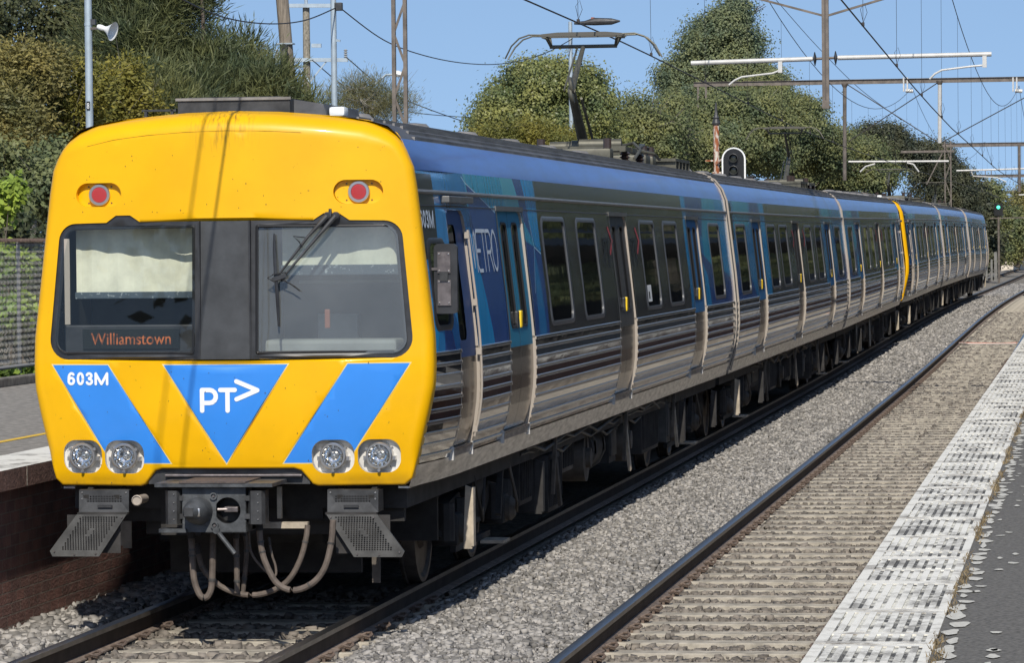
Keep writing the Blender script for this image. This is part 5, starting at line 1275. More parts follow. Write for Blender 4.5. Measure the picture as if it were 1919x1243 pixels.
def build_panto(root, y, zh, knee=-1, lean=.0):
    t = empty('pantograph', (0, 0, 0)); t.parent = root
    mb = MB()
    for s in (-1, 1):
        for dy in (-.75, .75):
            for k in range(3): mb.lathe([(.035, 0), (.07, .02), (.035, .045)], (s*.62, y+dy, 3.70+.045*k), (0, 0, 1), INSUL, 12)
        mb.bar((s*.62, y-1.0, 3.86), (s*.62, y+1.0, 3.86), .07, .06, PANTO)
    for dy in (-.95, -.3, .3, .95): mb.bar((-.66, y+dy, 3.87), (.66, y+dy, 3.87), .06, .06, PANTO)
    for dy, x in ((-.5, .25), (.5, -.25)): mb.cyl((x-.22, y+dy, 3.93), (x+.3, y+dy, 3.93), .07, PANTO, 12)
    mb.tube([(.75, y-.9, 3.74), (.78, y-.5, 3.86), (.66, y-.2, 3.95), (.4, y, 3.9)], .02, PANTO, 7); mb.tube([(.8, y+1.4, 3.78), (.8, y+.8, 3.84), (.5, y+.5, 3.9)], .02, PANTO, 7)
    mb.build('base_frame', t, True)
    yb, zb = y+.2, 3.92; yk, zk = yb+knee*1.15, zb+(zh-zb)*.47; ye, ze = yb-knee*.0, zh-.16
    mb = MB(); mb.tube([(0, yb, zb), (0, yk, zk)], [.070, .050], PANTO, 10); mb.cyl((-.16, yb, zb), (.16, yb, zb), .085, PANTO, 12)
    for dz in (.06, -.06): mb.lathe([(.02, -.03), (.10, -.02), (.11, 0), (.10, .02), (.02, .03)], (0, yk, zk+dz), (1, 0, .2), PANTO, 12)
    mb.tube([(.14, yb-.1, zb), (.12, yk, zk-.1)], .018, PANTO, 6); mb.build('lower_arm', t, True)
    mb = MB(); mb.tube([(0, yk, zk), (0, ye, ze)], [.044, .028], PANTO, 10); mb.tube([(-.09, yk, zk), (-.07, ye, ze)], .012, PANTO, 6)
    mb.cyl((-.42, ye, ze), (.42, ye, ze), .024, PANTO, 10); mb.build('upper_arm', t, True)
    mb = MB()
    for dy in (-.16, .16):
        mb.prism([(-.52, zh-.04), (.52, zh-.04), (.50, zh-.008), (.3, zh+.010), (-.3, zh+.010), (-.50, zh-.008)], 'y', ye+dy-.025, ye+dy+.025, PANTL)
        for s in (-1, 1): mb.tube([(s*.46, ye+dy, zh-.02), (s*.66, ye+dy, zh-.015), (s*.78, ye+dy, zh-.055), (s*.88, ye+dy, zh-.15), (s*.965, ye+dy*.7, zh-.30)], .010, PANTO, 8)
    for s in (-1, 1):
        mb.bar((s*.40, ye, ze), (s*.44, ye-.16, zh-.05), .03, .03, PANTO); mb.bar((s*.40, ye, ze), (s*.44, ye+.16, zh-.05), .03, .03, PANTO); mb.bar((s*.47, ye-.18, zh-.04), (s*.47, ye+.18, zh-.04), .06, .035, PANTO)
    mb.build('collector_head', t, True)
    # roof gear beside it
    mb = MB()
    for yy, w in ((y+2.1, .5), (y+2.9, .35), (y-1.6, .3)):
        mb.bbox(-.45, .55, yy, yy+w, 3.72, 3.86, PANTO, .03); mb.cyl((.5, yy+.1, 3.86), (.5, yy+.1, 3.98), .05, INSUL, 10); mb.cyl((-.3, yy+.1, 3.86), (-.3, yy+.1, 3.98), .05, INSUL, 10)
    mb.tube([(.55, y+1.0, 3.90), (.58, y+1.6, 3.97), (.45, y+2.3, 3.99), (.5, y+3.4, 3.95)], .018, PANTO, 6)
    mb.build('roof_equipment', root, True); mb = MB()
    mb.box(-.7, .78, y+3.5, y+5.3, 3.80, 3.84, PANTO)
    for k in range(5): mb.box(-.7, .78, y+3.55+.42*k, y+3.60+.42*k, 3.70, 3.80, PANTO)
    mb.build('resistor_grid', root, True)

def side_logos(spec, s, root):
    w = .05
    a, b, _ = spec['doors'][1]
    mbk, mbr = MB(), MB()
    def put(mb, polys, y0, z0, sc, m, k0=0):
        for k, P in enumerate(polys): mb.add([(s*(bx_(z0+q[1]*sc)+.004+.0003*(k+k0)), y0+s*q[0]*sc*2.2 if s > 0 else y0-q[0]*sc*2.2, z0+q[1]*sc) for q in P], [tuple(range(len(P)))], m)
    for y0 in (a-.68, b+.22):
        if s < 0: y0 += .6
        put(mbk, stroke([(.0, 0), (0, .5), (.12, .5), (.17, .4), (.12, .28), (0, .28)], .06)+stroke([(.2, .5), (.36, .5)], .06)+stroke([(.28, .5), (.28, 0)], .06), y0, 2.5, .52, BLKL)
        put(mbr, stroke([(.42, .72), (.62, .48), (.42, .24)], .075), y0, 2.5, .52, PINK)
    mbk.build('logo_letters', root); mbr.build('logo_chevron', root)

def metro_lettering(root):
    # outlined rounded capitals M E T R O, joined along the top
    G = {'M': [[(0, 0), (.02, .8), (.10, 1), (.22, .85), (.38, .1), (.54, .85), (.66, 1), (.74, .8), (.76, 0)]],
         'E': [[(.62, 1), (.15, 1), (0, .88), (0, .12), (.15, 0), (.62, 0)], [(0, .5), (.5, .5)]],
         'T': [[(0, 1), (.75, 1)], [(.38, 1), (.38, 0)]],
         'R': [[(0, 0), (0, 1), (.5, 1), (.68, .85), (.68, .6), (.5, .46), (0, .46)], [(.36, .46), (.72, 0)]],
         'O': [[(.38+.36*math.sin(t), .5+.5*math.cos(t)) for t in [2*math.pi*k/20 for k in range(21)]]]}
    mb = MB(); y0, W_, H_ = 2.27, 1.34, .315; xs = {'M': 0, 'E': .86, 'T': 1.52, 'R': 2.36, 'O': 3.12}; tot = 3.88
    k = 0
    for ch, gx in xs.items():
        for pl in G[ch]:
            for P in stroke([((gx+x)/tot*W_, y*H_) for x, y in pl], .030, 5):
                mb.add([(bx_(2.52+v)+.004+.0003*(k % 7), y0+u, 2.52+v) for u, v in P], [tuple(range(len(P)))], PALEW); k += 1
    mb.build('name_lettering', root)
    mb = MB()
    for k, P in enumerate(number_strokes(.17)): mb.add([(bx_(2.85+y*.135)-taper(.40+x*.138, 2.9)+.004+.0003*(k % 7), .40+x*.138, 2.85+y*.135) for x, y in P], [tuple(range(len(P)))], PALEW)
    mb.build('number_lettering', root)
PALEW = mat('pale_lettering', (.62, .68, .74), .4)

def build_car(spec, zones, name, label, pantos, cab):
    root = empty(name); tag(root, label, 'train carriage', 'carriages of the train')
    if cab: build_cab(root)
    for s in (1, -1):
        side_upper(spec, zones, s, root); side_lower(spec, s, root); build_doors(spec, s, root); build_windows(spec, s, root); side_logos(spec, s, root)
    for y in spec['bogies']: build_bogie(spec, y, root)
    build_underframe(spec, root); build_roof(spec, root, pantos)
    for p in pantos: build_panto(root, p, ZH[0])
    if cab:
        for o in children(root):
            for q in [o]+children(o):
                if q.type == 'MESH' and q.name.split('.')[0] in ('upper_side', 'corrugated_side', 'skirt', 'door_jamb', 'window', 'window_frame', 'door_leaf', 'door_window', 'grab_rail', 'door_hood', 'roof', 'gutter_strip', 'panel_seam'):
                    for v in q.data.vertices:
                        if abs(v.co.x) > .7: v.co.x -= math.copysign(taper(v.co.y, v.co.z), v.co.x)
    return root
ZH = [5.33]
motor = build_car(MOTOR, livery_motor(), 'cab_carriage', '', (19.9,), True)
trailer = build_car(TRAIL, livery_trail(), 'train_carriage', '', (), False)
def place(o, y, rev, label):
    yc = y-12 if rev else y+12
    y1 = y-23 if rev else y+23
    dxy = (tdx(y1)-tdx(y)); dzy = tz(y1)-tz(y)
    L_ = 23.0; ang = -math.atan2(dxy, abs(y1-y)) if not rev else math.atan2(-dxy, abs(y1-y))
    pit = math.atan2(dzy, L_)
    o.location = (tdx(y), y, tz(y)); o.rotation_mode = 'XYZ'
    o.rotation_euler = (pit, 0, ang) if not rev else (pit, 0, math.pi+math.atan2(dxy, L_))
    o['label'] = label
mcopies = []
for y, rev, lab in ((69.8, True, 'third carriage of the train, its yellow cab end against another cab'), (71.05, False, 'fourth carriage of the train with the yellow cab edge showing mid-train'),
                    (143.7, True, 'last carriage of the train, farthest down the track')):
    c = copy_tree(motor); c.name = 'cab_carriage'; place(c, y, rev, lab); mcopies.append(c)
    for q in children(c):
        if q.name.startswith('pantograph'): f = {0: .80, 1: .62, 2: .62}[len(mcopies)-1]; q.scale = (.82, .9, f); q.location.z = 3.72*(1-f); q.location.y = 19.9*.1
t2 = copy_tree(trailer); place(t2, 95.3, False, 'fifth carriage of the train, grey sided, far down the line')
place(trailer, 22.3, False, 'second carriage of the train, without a cab, behind the first blue panels')
cab_extras(motor); metro_lettering(motor)
place(motor, -1.77, False, 'leading yellow-fronted carriage marked 603M with raised pantograph')

# ------------------------------------------------------------------ trees (crowns measured in the photo, each at its own distance)
G1 = 'bushes behind the far platform'; G2 = 'trees beyond the line'
tree('tree', 'large feathery dark green tree rising behind the steel light pole', 'tree', at(330, 470, 42),
     [ell(300, 70, 135, 120, 42), ell(395, 140, 95, 80, 42), ell(240, -60, 120, 90, 42), ell(480, 190, 80, 55, 41), ell(330, 210, 150, 70, 40), ell(545, 215, 60, 30, 41), ell(340, 330, 170, 90, 42)], 150000, .23, L_TEA, 'needle', G1, spread=.22, clump=40, shell=.28)
tree('tree', 'dark tree filling the top left corner behind the olive bushes', 'tree', at(60, 470, 50), [ell(60, 40, 120, 100, 50), ell(170, 60, 80, 110, 50), ell(-60, 150, 100, 120, 50), ell(40, 330, 160, 120, 51)], 75000, .09, L_BACK, 'leaf', G1, tr=.14, spread=.3)
tree('bush', 'olive brown bush with thin twigs left of the steel light pole', 'bush', at(60, 470, 33), [ell(40, 150, 70, 70, 33), ell(75, 120, 50, 40, 33), ell(20, 230, 60, 60, 32)], 22000, .085, L_OLIVE, 'twig', G1, BARKG, .07, spread=.16, shell=.35)
tree('bush', 'yellow green bush just left of the pole numbered 8', 'bush', at(120, 470, 34), [ell(110, 240, 75, 65, 34), ell(150, 170, 50, 50, 34)], 15000, .09, L_YEL, 'twig', G1, BARKG, .06, spread=.16, shell=.35)
tree('bush', 'yellow green bush just right of the pole numbered 8', 'bush', at(215, 470, 36), [ell(225, 190, 45, 90, 36), ell(250, 230, 60, 60, 36)], 16000, .10, L_YEL, 'twig', G1, BARKG, .06, spread=.17, shell=.35)
tree('bush', 'dull green bush low at the left edge above the fence', 'bush', at(40, 520, 27), [ell(40, 355, 75, 62, 27), ell(110, 330, 50, 50, 28), ell(-20, 300, 60, 50, 27)], 24000, .075, L_MASS, 'leaf', G1, BARKG, .05, spread=.13, shell=.35)
tree('bush', 'dark bush pressed against the back of the chain link fence', 'bush', at(50, 690, 24), [ell(40, 540, 80, 110, 24.5), ell(0, 460, 60, 60, 24.5), ell(90, 600, 50, 90, 25)], 12000, .09, L_BACK, 'leaf', G1, None, .05, spread=.15)
tree('weed', 'bright green leafy sapling poking through the fence', 'weed', at(20, 690, 21), [ell(18, 360, 22, 26, 21.0), ell(5, 400, 18, 22, 21.0), ell(30, 500, 26, 18, 20.8), ell(15, 480, 20, 16, 20.8), ell(35, 580, 20, 30, 20.8)], 2600, .10, L_BRT, 'leaf', None, None, .02, 5, spread=.08)
tree('weed', 'strip of green weeds at the foot of the fence', 'weed', at(30, 712, 17.5), [ell(12, 706, 18, 9, 17.6), ell(45, 703, 18, 9, 18.4), ell(75, 701, 16, 8, 19.0)], 900, .09, L_BRT, 'leaf', None, None, .01, 3, spread=.05)
tree('tree', 'small wispy tree showing sky through it behind the cab roof', 'tree', at(690, 470, 58), [ell(690, 195, 60, 40, 58), ell(650, 180, 40, 30, 58), ell(735, 200, 30, 28, 58)], 16000, .11, L_WISP, 'needle', G2, BARKG, .07, 12, spread=.20, shell=.5)
tree('tree', 'rounded dense glossy tree behind the raised pantograph', 'tree', at(1028, 430, 80), [ell(1029, 212, 118, 90, 80), ell(1028, 245, 138, 62, 80)], 150000, .085, L_ROUND, 'leaf', G2, lobes=(70, .10, .17), tr=.22, spread=.24, clump=44, shell=.22)
tree('tree', 'scrubby yellow green tree in front of the round tree', 'tree', at(960, 430, 66), [ell(960, 262, 72, 26, 66), ell(1060, 272, 60, 20, 66)], 30000, .08, L_YEL, 'twig', G2, BARKG, .08, spread=.22)
tree('tree', 'twiggy grey branched tree left of the rusty signal post', 'tree', at(1200, 430, 84), [ell(1205, 222, 50, 42, 84), ell(1240, 262, 70, 50, 84), ell(1190, 285, 45, 30, 84)], 34000, .085, L_MASS, 'leaf', G2, BARKG, .12, 44, spread=.26, clump=44, shell=.45)
tree('tree', 'tall pointed grey green tree, tallest on the skyline', 'tree', at(1350, 430, 118), [ell(1345, 60, 50, 34, 118), ell(1378, 26, 32, 20, 118), ell(1312, 90, 42, 28, 118), ell(1392, 88, 32, 32, 118), ell(1285, 140, 44, 24, 118), ell(1355, 132, 70, 30, 118), ell(1425, 155, 40, 28, 118), ell(1320, 185, 90, 36, 118)], 150000, .095, L_TALL, 'leaf', G2, tr=.3, spread=.30, clump=44, shell=.35)
tree('tree', 'broad green tree around the small black signal', 'tree', at(1330, 430, 88), [ell(1300, 240, 80, 55, 88), ell(1390, 245, 80, 55, 88), ell(1345, 290, 130, 42, 88), ell(1250, 290, 60, 38, 86)], 130000, .085, L_MASS, 'leaf', G2, BARKG, tr=.2, limbs=20, spread=.28, clump=44, shell=.35)
tree('tree', 'sloping green tree right of the black signal, under the long beam', 'tree', at(1480, 430, 112), [ell(1450, 200, 70, 60, 112), ell(1490, 245, 75, 50, 112), ell(1440, 280, 90, 50, 112), ell(1540, 285, 50, 40, 112)], 140000, .09, L_MASS, 'leaf', G2, tr=.25, spread=.3, clump=44, shell=.3)
tree('tree', 'lower green tree behind the third carriage roof', 'tree', at(1590, 430, 122), [ell(1570, 300, 60, 48, 122), ell(1620, 315, 50, 45, 122), ell(1530, 320, 60, 30, 122)], 70000, .10, L_MASS, 'leaf', G2, tr=.2, spread=.3, clump=44, shell=.3)
tree('tree', 'dark tree beyond the tall drop tube, highest of the dark group', 'tree', at(1640, 430, 196), [ell(1640, 270, 52, 40, 196), ell(1690, 290, 50, 50, 196), ell(1620, 300, 40, 40, 196)], 70000, .12, L_DARK, 'leaf', G2, tr=.25, spread=.34, clump=44, shell=.35)
tree('tree', 'dark tree at the right of the dark group, by the lattice mast', 'tree', at(1745, 430, 202), [ell(1740, 315, 45, 52, 202), ell(1775, 350, 40, 48, 202), ell(1800, 385, 32, 50, 202)], 70000, .12, L_DARK, 'leaf', G2, tr=.25, spread=.34, clump=44, shell=.35)
tree('tree', 'very dark bush beside the tail of the train', 'tree', at(1835, 500, 208), [ell(1830, 420, 22, 75, 208), ell(1845, 450, 20, 55, 208)], 9000, .26, L_DARK, 'leaf', G2, tr=.2, spread=.36)
tree('tree', 'distant green tree beyond the green signal', 'tree', at(1868, 505, 245), [ell(1862, 395, 26, 50, 245), ell(1880, 440, 30, 50, 245), ell(1855, 470, 20, 30, 245)], 40000, .16, L_MASS, 'leaf', G2, tr=.3, spread=.42, clump=44, shell=.35)
tree('tree', 'distant olive tree at the right edge of the photo', 'tree', at(1905, 500, 280), [ell(1905, 440, 30, 45, 280), ell(1925, 400, 26, 50, 280)], 34000, .16, L_OLIVE, 'leaf', G2, tr=.3, spread=.45, clump=44, shell=.35)
# unseen canopy, fence and trees added for the train's windows and paint to mirror
t = empty('added_canopy', (TC2+4.2, 28, 1.04)); tag(t, 'unseen dark canopy added over the near platform to shade what the carriages mirror', 'canopy')  # added out of view, darkens the platform that the lower steel mirrors
mb = MB(); mb.prism([(-1.5, 2.75), (1.4, 2.95), (1.4, 3.08), (-1.5, 2.88)], 'y', 0, 100, mat('added_canopy_steel', (.045, .045, .048), .7)); mb.build('roof', t)
for k in range(14):
    mb = MB(); mb.cyl((.9, 1+k*7.5, 0), (.9, 1+k*7.5, 2.95), .06, DARKM, 10); mb.bar((.9, 1+k*7.5, 2.4), (0, 1+k*7.5, 2.84), .05, .05, DARKM); mb.build('post', t)
t = empty('added_fence', (TC2+6.0, 0, 1.04)); tag(t, 'unseen dark paling fence added behind the near platform for the carriages to mirror', 'fence'); mb = MB()  # added out of view as a dark backing in the side reflections
for k in range(260):
    y = -40+k*.85; mb.box(tdx(y)-.02, tdx(y)+.02, y, y+.83, -.2, 1.75+.03*math.sin(k*7.1), mat('added_palings_dark', (.035, .030, .026), .9, var=.4, vscale=4))
mb.build('added_palings', t)
for k in range(33):  # tree row added out of view to fill the carriage reflections
    y = (8+k*13 if k < 20 else 268+(k-20)*27)+rng.uniform(-2, 2); x = TC2+12.5+rng.uniform(-1, 2.5)+tdx(y); h = rng.uniform(12.5, 15.5)
    tree('tree', 'unseen tree added behind the near platform, mirrored in the carriages', 'tree', (x, y, -.4),
         [(x, y, h*.62, 3.6, 5.2+(6 if k >= 20 else 0), h*.36), (x-1, y+3, h*.45, 2.8, 4.2, h*.34), (x+.5, y-4, h*.5, 3, 4, h*.36), (x-.6, y, h*.22, 2.4, 6.5+(6 if k >= 20 else 0), h*.22)], 6500 if k < 20 else 5000, .36 if k < 20 else .7, L_BACK if k % 3 else L_MASS, 'leaf', 'trees added behind the near platform', tr=.2, limbs=6, spread=.42, clump=14, shell=.4)
for k in range(7):  # trees added behind the camera for the windscreens to mirror
    y = -34-k*11; x = -13-rng.uniform(0, 4)-k*.8; h = rng.uniform(6.5, 9)
    tree('tree', 'unseen tree added beside the far platform behind the viewer, mirrored in the windscreen', 'tree', (x, y, .95), [(x, y, h*.6, 4, 5, h*.38), (x+1.5, y+3, h*.4, 3, 4, h*.32)], 4500, .38, L_BACK, 'leaf', 'trees added behind the viewer', tr=.2, limbs=5, spread=.45, clump=14)

# ------------------------------------------------------------------ poles, lamps, signals
POLEP = mat('pale_blue_grey_pole', (.40, .47, .52), .5, .3, var=.12, vscale=5); WOOD = mat('weathered_wood_pole', (.22, .185, .145), .85, var=.35, vscale=6, stretch=(6, 6, .5), bump=.01, bscale=10)
WOOD2 = mat('peeling_wood_pole', (.24, .215, .17), .85, var=.5, vscale=10, stretch=(3, 3, 1)); MAST = mat('brown_steel_mast', (.165, .14, .118), .6, .35, var=.28, vscale=5); PALET = mat('pale_tube', (.56, .55, .52), .5, .1, var=.1, vscale=6)
WIRE = mat('copper_wire', (.055, .05, .048), .55, .4); CABLE = mat('black_cable', (.02, .02, .022), .5); RUSTW = mat('rusty_white_post', (.58, .52, .45), .8, col2=(.30, .09, .03), vscale=7, stretch=(1.5, 1.5, .6), lo=.47, hi=.55)
PORC = mat('porcelain', (.30, .31, .31), .3); WHITEP = mat('white_plastic', (.80, .80, .77), .4)

p = at(171, 470, 19.2); t = empty('light_pole', (p.x, 19.2, 1.09)); tag(t, 'pale steel pole numbered 8 carrying a white horn loudspeaker', 'pole', 'pale steel poles along the far platform')
mb = MB(); mb.tube([(0, 0, 0), (-.0, 0, 7.0)], [.052, .045], POLEP, 14); z8 = at(171, 198, 19.2).z-1.09
for z in (at(171, 45, 19.2).z-1.09,): mb.cyl((0, 0, z-.02), (0, 0, z+.02), .052, POLEP, 14)
mb.build('pole', t, True)
mb = MB(); mb.prism(rrect(0, z8, .022, .055, .004, 2), 'y', -.062, -.05, BLKL); nb = mb.build('number_plate', t)
mb = MB(); w_ = .012
for k, P in enumerate(stroke([(.011*math.cos(a*.7), z8+.016+.016*math.sin(a*.7)) for a in range(10)], .007, 3)+stroke([(.012*math.cos(a*.7), z8-.018+.018*math.sin(a*.7)) for a in range(10)], .007, 3)): mb.add([(x, -.0635-.0002*(k % 5), z) for x, z in P], [tuple(range(len(P)))], WHITE)
mb.build('number', nb)
a, b = at(190, 50, 19.2), at(207, 64, 19.2); o0 = Vector((p.x, 19.2, 1.09)); ax = Vector((.92, -.22, -.30)).normalized(); c0 = at(192, 52, 19.1)-o0
mb = MB(); mb.lathe([(.028, -.07), (.036, -.04), (.036, .0), (.03, .03), (.045, .07), (.075, .11), (.118, .155), (.126, .16), (.118, .158), (.07, .11), (.03, .06)], c0, ax, WHITEP, 24); mb.bar((0, 0, c0.z+.0), c0, .03, .03, MAST); mb.build('horn_loudspeaker', t, True)
mb = MB(); mb.box(.04, .10, -.04, .03, c0.z+.05, c0.z+.12, DARKM); mb.build('junction_box', t)

p = at(630, 470, 37); t = empty('light_pole', (p.x, 37, 1.09)); tag(t, 'pale steel pole with a small box holding the cable, behind the cab', 'pole', 'pale steel poles along the far platform')
zt = at(630, -40, 37).z-1.09; zb_ = at(630, 12, 37).z-1.09
mb = MB(); mb.tube([(0, 0, 0), (0, 0, zt)], [.058, .05], POLEP, 14); mb.build('pole', t, True)
mb = MB(); mb.bbox(.03, .16, -.06, .06, zb_-.07, zb_+.07, DARKM, .01); mb.build('junction_box', t)
mb = MB(); mb.bar((0, 0, zb_-.58), (.12, -.02, zb_-.60), .02, .04, POLEP); mb.build('bracket', t)
p = at(1073, 470, 67); t = empty('light_pole', (p.x, 67, 1.09)); tag(t, 'pale steel pole topped by a flat dark LED street light', 'street light', 'pale steel poles along the far platform')
zt = at(1073, 40, 67).z-1.09
mb = MB(); mb.tube([(0, 0, 0), (0, 0, zt)], [.062, .05], POLEP, 14); mb.build('pole', t, True)
mb = MB(); h0, h1 = at(1082, 43, 67)-t.location, at(1162, 39, 67)-t.location
mb.tube([h0+Vector((-.08, 0, -.0)), h0+Vector((.18, 0, .0)), h0.lerp(h1, .4)+Vector((0, 0, .02)), h0.lerp(h1, .8), h1], [.035, .055, .10, .085, .02], DARKM, 10); mb.box(h0.x+.35, h0.x+.43, -.04, .04, h0.z+.06, h0.z+.14, mat('photocell', (.3, .1, .06), .5)); mb.build('lamp_head', t, True)

b0, b1 = at(543, 165, 44), at(529, 0, 44); d = (b1-b0)/(b1.z-b0.z); t = empty('leaning_pole', b0+d*(1.0-b0.z)); tag(t, 'thick leaning timber pole with a dark fitting', 'pole')
mb = MB(); L0 = t.location.copy(); mb.tube([b0+d*(1.0-b0.z)-L0, b0+d*(9.5-b0.z)-L0], [.145, .115], WOOD, 14); mb.build('pole', t, True)
q = at(536, 88, 44)-L0; mb = MB(); mb.cyl(q+Vector((0, -.10, 0)), q+Vector((0, -.22, -.02)), .07, DARKM, 14); mb.lathe([(.02, 0), (.09, -.12), (.095, -.14)], q+Vector((0, -.18, -.02)), (0, 0, 1), DARKM, 12); mb.box(q.x-.16, q.x+.16, q.y-.15, q.y+.1, q.z+.05, q.z+.075, POLEP); mb.build('fitting', t, True)

p = at(579, 470, 100); t = empty('power_pole', (p.x, 100, .95)); tag(t, 'mottled timber power pole with two pale crossarms and insulators', 'power pole')
o0 = Vector(t.location); zt = at(579, 12, 100).z-.95
mb = MB(); mb.tube([(0, 0, 0), (0, 0, zt)], [.16, .12], WOOD2, 12); mb.build('pole', t, True)
def crossarm(y, xa, xb):
    a, b = at(xa, y, 99.8)-o0, at(xb, y, 99.8)-o0; mb = MB(); mb.bar(a, b, .10, .13, POLEP); return a, b, mb
a, b, mb = crossarm(112, 515, 652); m_ = a.lerp(b, .48); mb.bar(a.lerp(b, .25), m_+Vector((0, 0, -.75)), .04, .05, POLEP); mb.bar(a.lerp(b, .72), m_+Vector((0, 0, -.75)), .04, .05, POLEP); ca = mb.build('crossarm', t)
for q in (.03, .97):
    mb = MB(); e = a.lerp(b, q)
    for k in range(4): mb.lathe([(.03, 0), (.075, .03), (.03, .07)], e+Vector((0, 0, .07+.075*k)), (0, 0, 1), PORC, 10)
    mb.build('insulator', ca, True)
a, b, mb = crossarm(10, 540, 622); mb.build('crossarm', t)
a, b, mb = crossarm(85, 584, 602); mb.build('crossarm', t)
mb = MB(); mb.tube([(0, 0, zt), (0, 0, zt+1.2)], .06, POLEP, 8); mb.build('pole_top', t)

p = at(752, 330, 62); t = empty('street_lamp', (p.x, 62, 1.0)); tag(t, 'small white street lamp on a thin curved arm beside the lattice mast', 'street lamp'); o0 = Vector(t.location)
mb = MB(); e = at(742, 139, 62)-o0; s0 = at(695, 165, 62)-o0; mb.tube([Vector((s0.x, 0, 0)), Vector((s0.x, 0, s0.z*.9)), s0, s0.lerp(e, .6)+Vector((0, 0, .12)), e], .03, POLEP, 8); mb.build('arm', t, True)
mb = MB(); mb.lathe([(.02, .09), (.10, .07), (.13, 0), (.09, -.05), (.01, -.07)], e+Vector((.05, 0, 0)), (.25, 0, 1), WHITEP, 14); mb.build('lamp_head', t, True)

# colour-light signal with white edged backboard, and the rusty post next to it
Ys = 66.0; c = at(1375, 309, Ys); t = empty('railway_signal', (c.x, Ys, tz(Ys)-.2)); tag(t, 'black two lamp railway signal head with a white edged rounded backboard', 'signal'); o0 = Vector(t.location); k = (Ys-CAM[1])/FPX
def backboard(w, h):
    w, h = w*k, h*k; return [(-w, -h), (w, -h)]+[(w*math.cos(a), h-w+w*math.sin(a)) for a in [math.pi*i/14 for i in range(15)]]
zc = c.z-o0.z
mb = MB(); mb.prism([(x, z+zc) for x, z in backboard(22.5, 33)], 'y', .0, .02, WHITE); mb.prism([(x, z+zc) for x, z in backboard(19.5, 30.5)], 'y', -.022, -.004, BLKL); mb.build('backboard', t)
for dz in (13, -9.5):
    mb = MB(); mb.lathe([(.112, 0), (.115, .12), (.105, .125), (.100, .02), (.02, .01)], (0, -.02, zc+dz*k), (0, -1, -.05), DARKM, 20); lp = mb.build('lamp_hood', t, True)
    mb = MB(); mb.lathe([(.098, .02), (.06, .035), (.01, .04)], (0, -.02, zc+dz*k), (0, -1, -.05), mat('unlit_lens', (.035, .04, .035), .15), 20); mb.build('lens', lp, True)
mb = MB(); mb.cyl((0, .12, 0), (0, .12, zc), .07, DARKM, 12); mb.box(-.12, .12, .02, .25, zc-.35, zc+.25, DARKM); mb.build('signal_post', t)
c = at(1343, 330, Ys+.6); t = empty('rusty_post', (c.x, Ys+.6, tz(Ys)-.2)); tag(t, 'peeling white and rust old post with a dark finial', 'post'); o0 = Vector(t.location); z1 = at(1342, 232, Ys+.6).z-o0.z; z2 = at(1342, 192, Ys+.6).z-o0.z
mb = MB(); mb.cyl((0, 0, 0), (0, 0, z1), .072, RUSTW, 12); mb.build('post', t, True)
mb = MB(); mb.lathe([(.10, z1-.02), (.11, z1+.02), (.07, z1+.12), (.085, z1+.15), (.045, z1+.22), (.02, z2)], (0, 0, 0), (0, 0, 1), DARKM, 14); mb.build('finial', t, True)
mb = MB(); za = at(1342, 301, Ys+.6).z-o0.z; mb.bar((-.28, 0, za), (.16, 0, za), .06, .035, RUSTW); mb.bar((-.1, 0, za-.3), (.12, 0, za-.3), .05, .04, RUSTW); mb.bar((0, -.06, za-.1), (.25, -.3, za+.1), .04, .04, RUSTW); mb.build('arm', t)

Yg = 205.0; c = at(1871, 392, Yg); t = empty('railway_signal', (c.x, Yg, tz(Yg)-.2)); tag(t, 'distant railway signal showing a lit green lamp', 'signal'); o0 = Vector(t.location); kk = (Yg-CAM[1])/FPX; zc = c.z-o0.z
mb = MB(); mb.prism([(x*kk*8.5, zc+z*kk) for x, z in ((-1, -12), (1, -12), (1, 8), (.7, 11), (-.7, 11), (-1, 8))], 'y', 0, .1, BLKL); mb.build('backboard', t)
mb = MB(); mb.lathe([(.105, 0), (.105, .05), (.01, .07)], (0, -.01, zc+3.5*kk), (0, -1, 0), mat('green_lamp', (.05, .6, .35), .3, emit=(.10, 1.0, .55, 1.6)), 16); mb.build('lens', t)
mb = MB(); mb.cyl((0, .15, 0), (0, .15, zc), .07, MAST, 10); mb.bar((-.5, .12, zc-.55), (1.6, .12, zc-.52), .06, .06, MAST); mb.build('signal_post', t)

# ------------------------------------------------------------------ overhead line: portals, tubes, wires
def lattice(mb, x, y, z0, z1, w=.13, step=.62, m=None):
    m = m or MAST; r = .032
    for s in (-1, 1):
        mb.box(x+s*w-r, x+s*w+r, y-r*1.4, y+r*1.4, z0, z1, m)
    n = int((z1-z0)/step)
    for i in range(n):
        a, b = (x-w, x+w) if i % 2 == 0 else (x+w, x-w); mb.bar((a, y, z0+step*i), (b, y, z0+step*(i+1)), .016, .042, m)
def ibeam(mb, xa, xb, y, z, m=MAST, h=.16):
    mb.box(xa, xb, y-.06, y+.06, z+h/2-.015, z+h/2, m); mb.box(xa, xb, y-.06, y+.06, z-h/2, z-h/2+.015, m); mb.box(xa, xb, y-.008, y+.008, z-h/2+.015, z+h/2-.015, m)
def disc_insulator(mb, a, axis):
    for q in (0,): mb.lathe([(.03, q-.02), (.115, q), (.12, q+.012), (.03, q+.035)], a, axis, DARKM, 16)
GP = 'overhead line gantries'
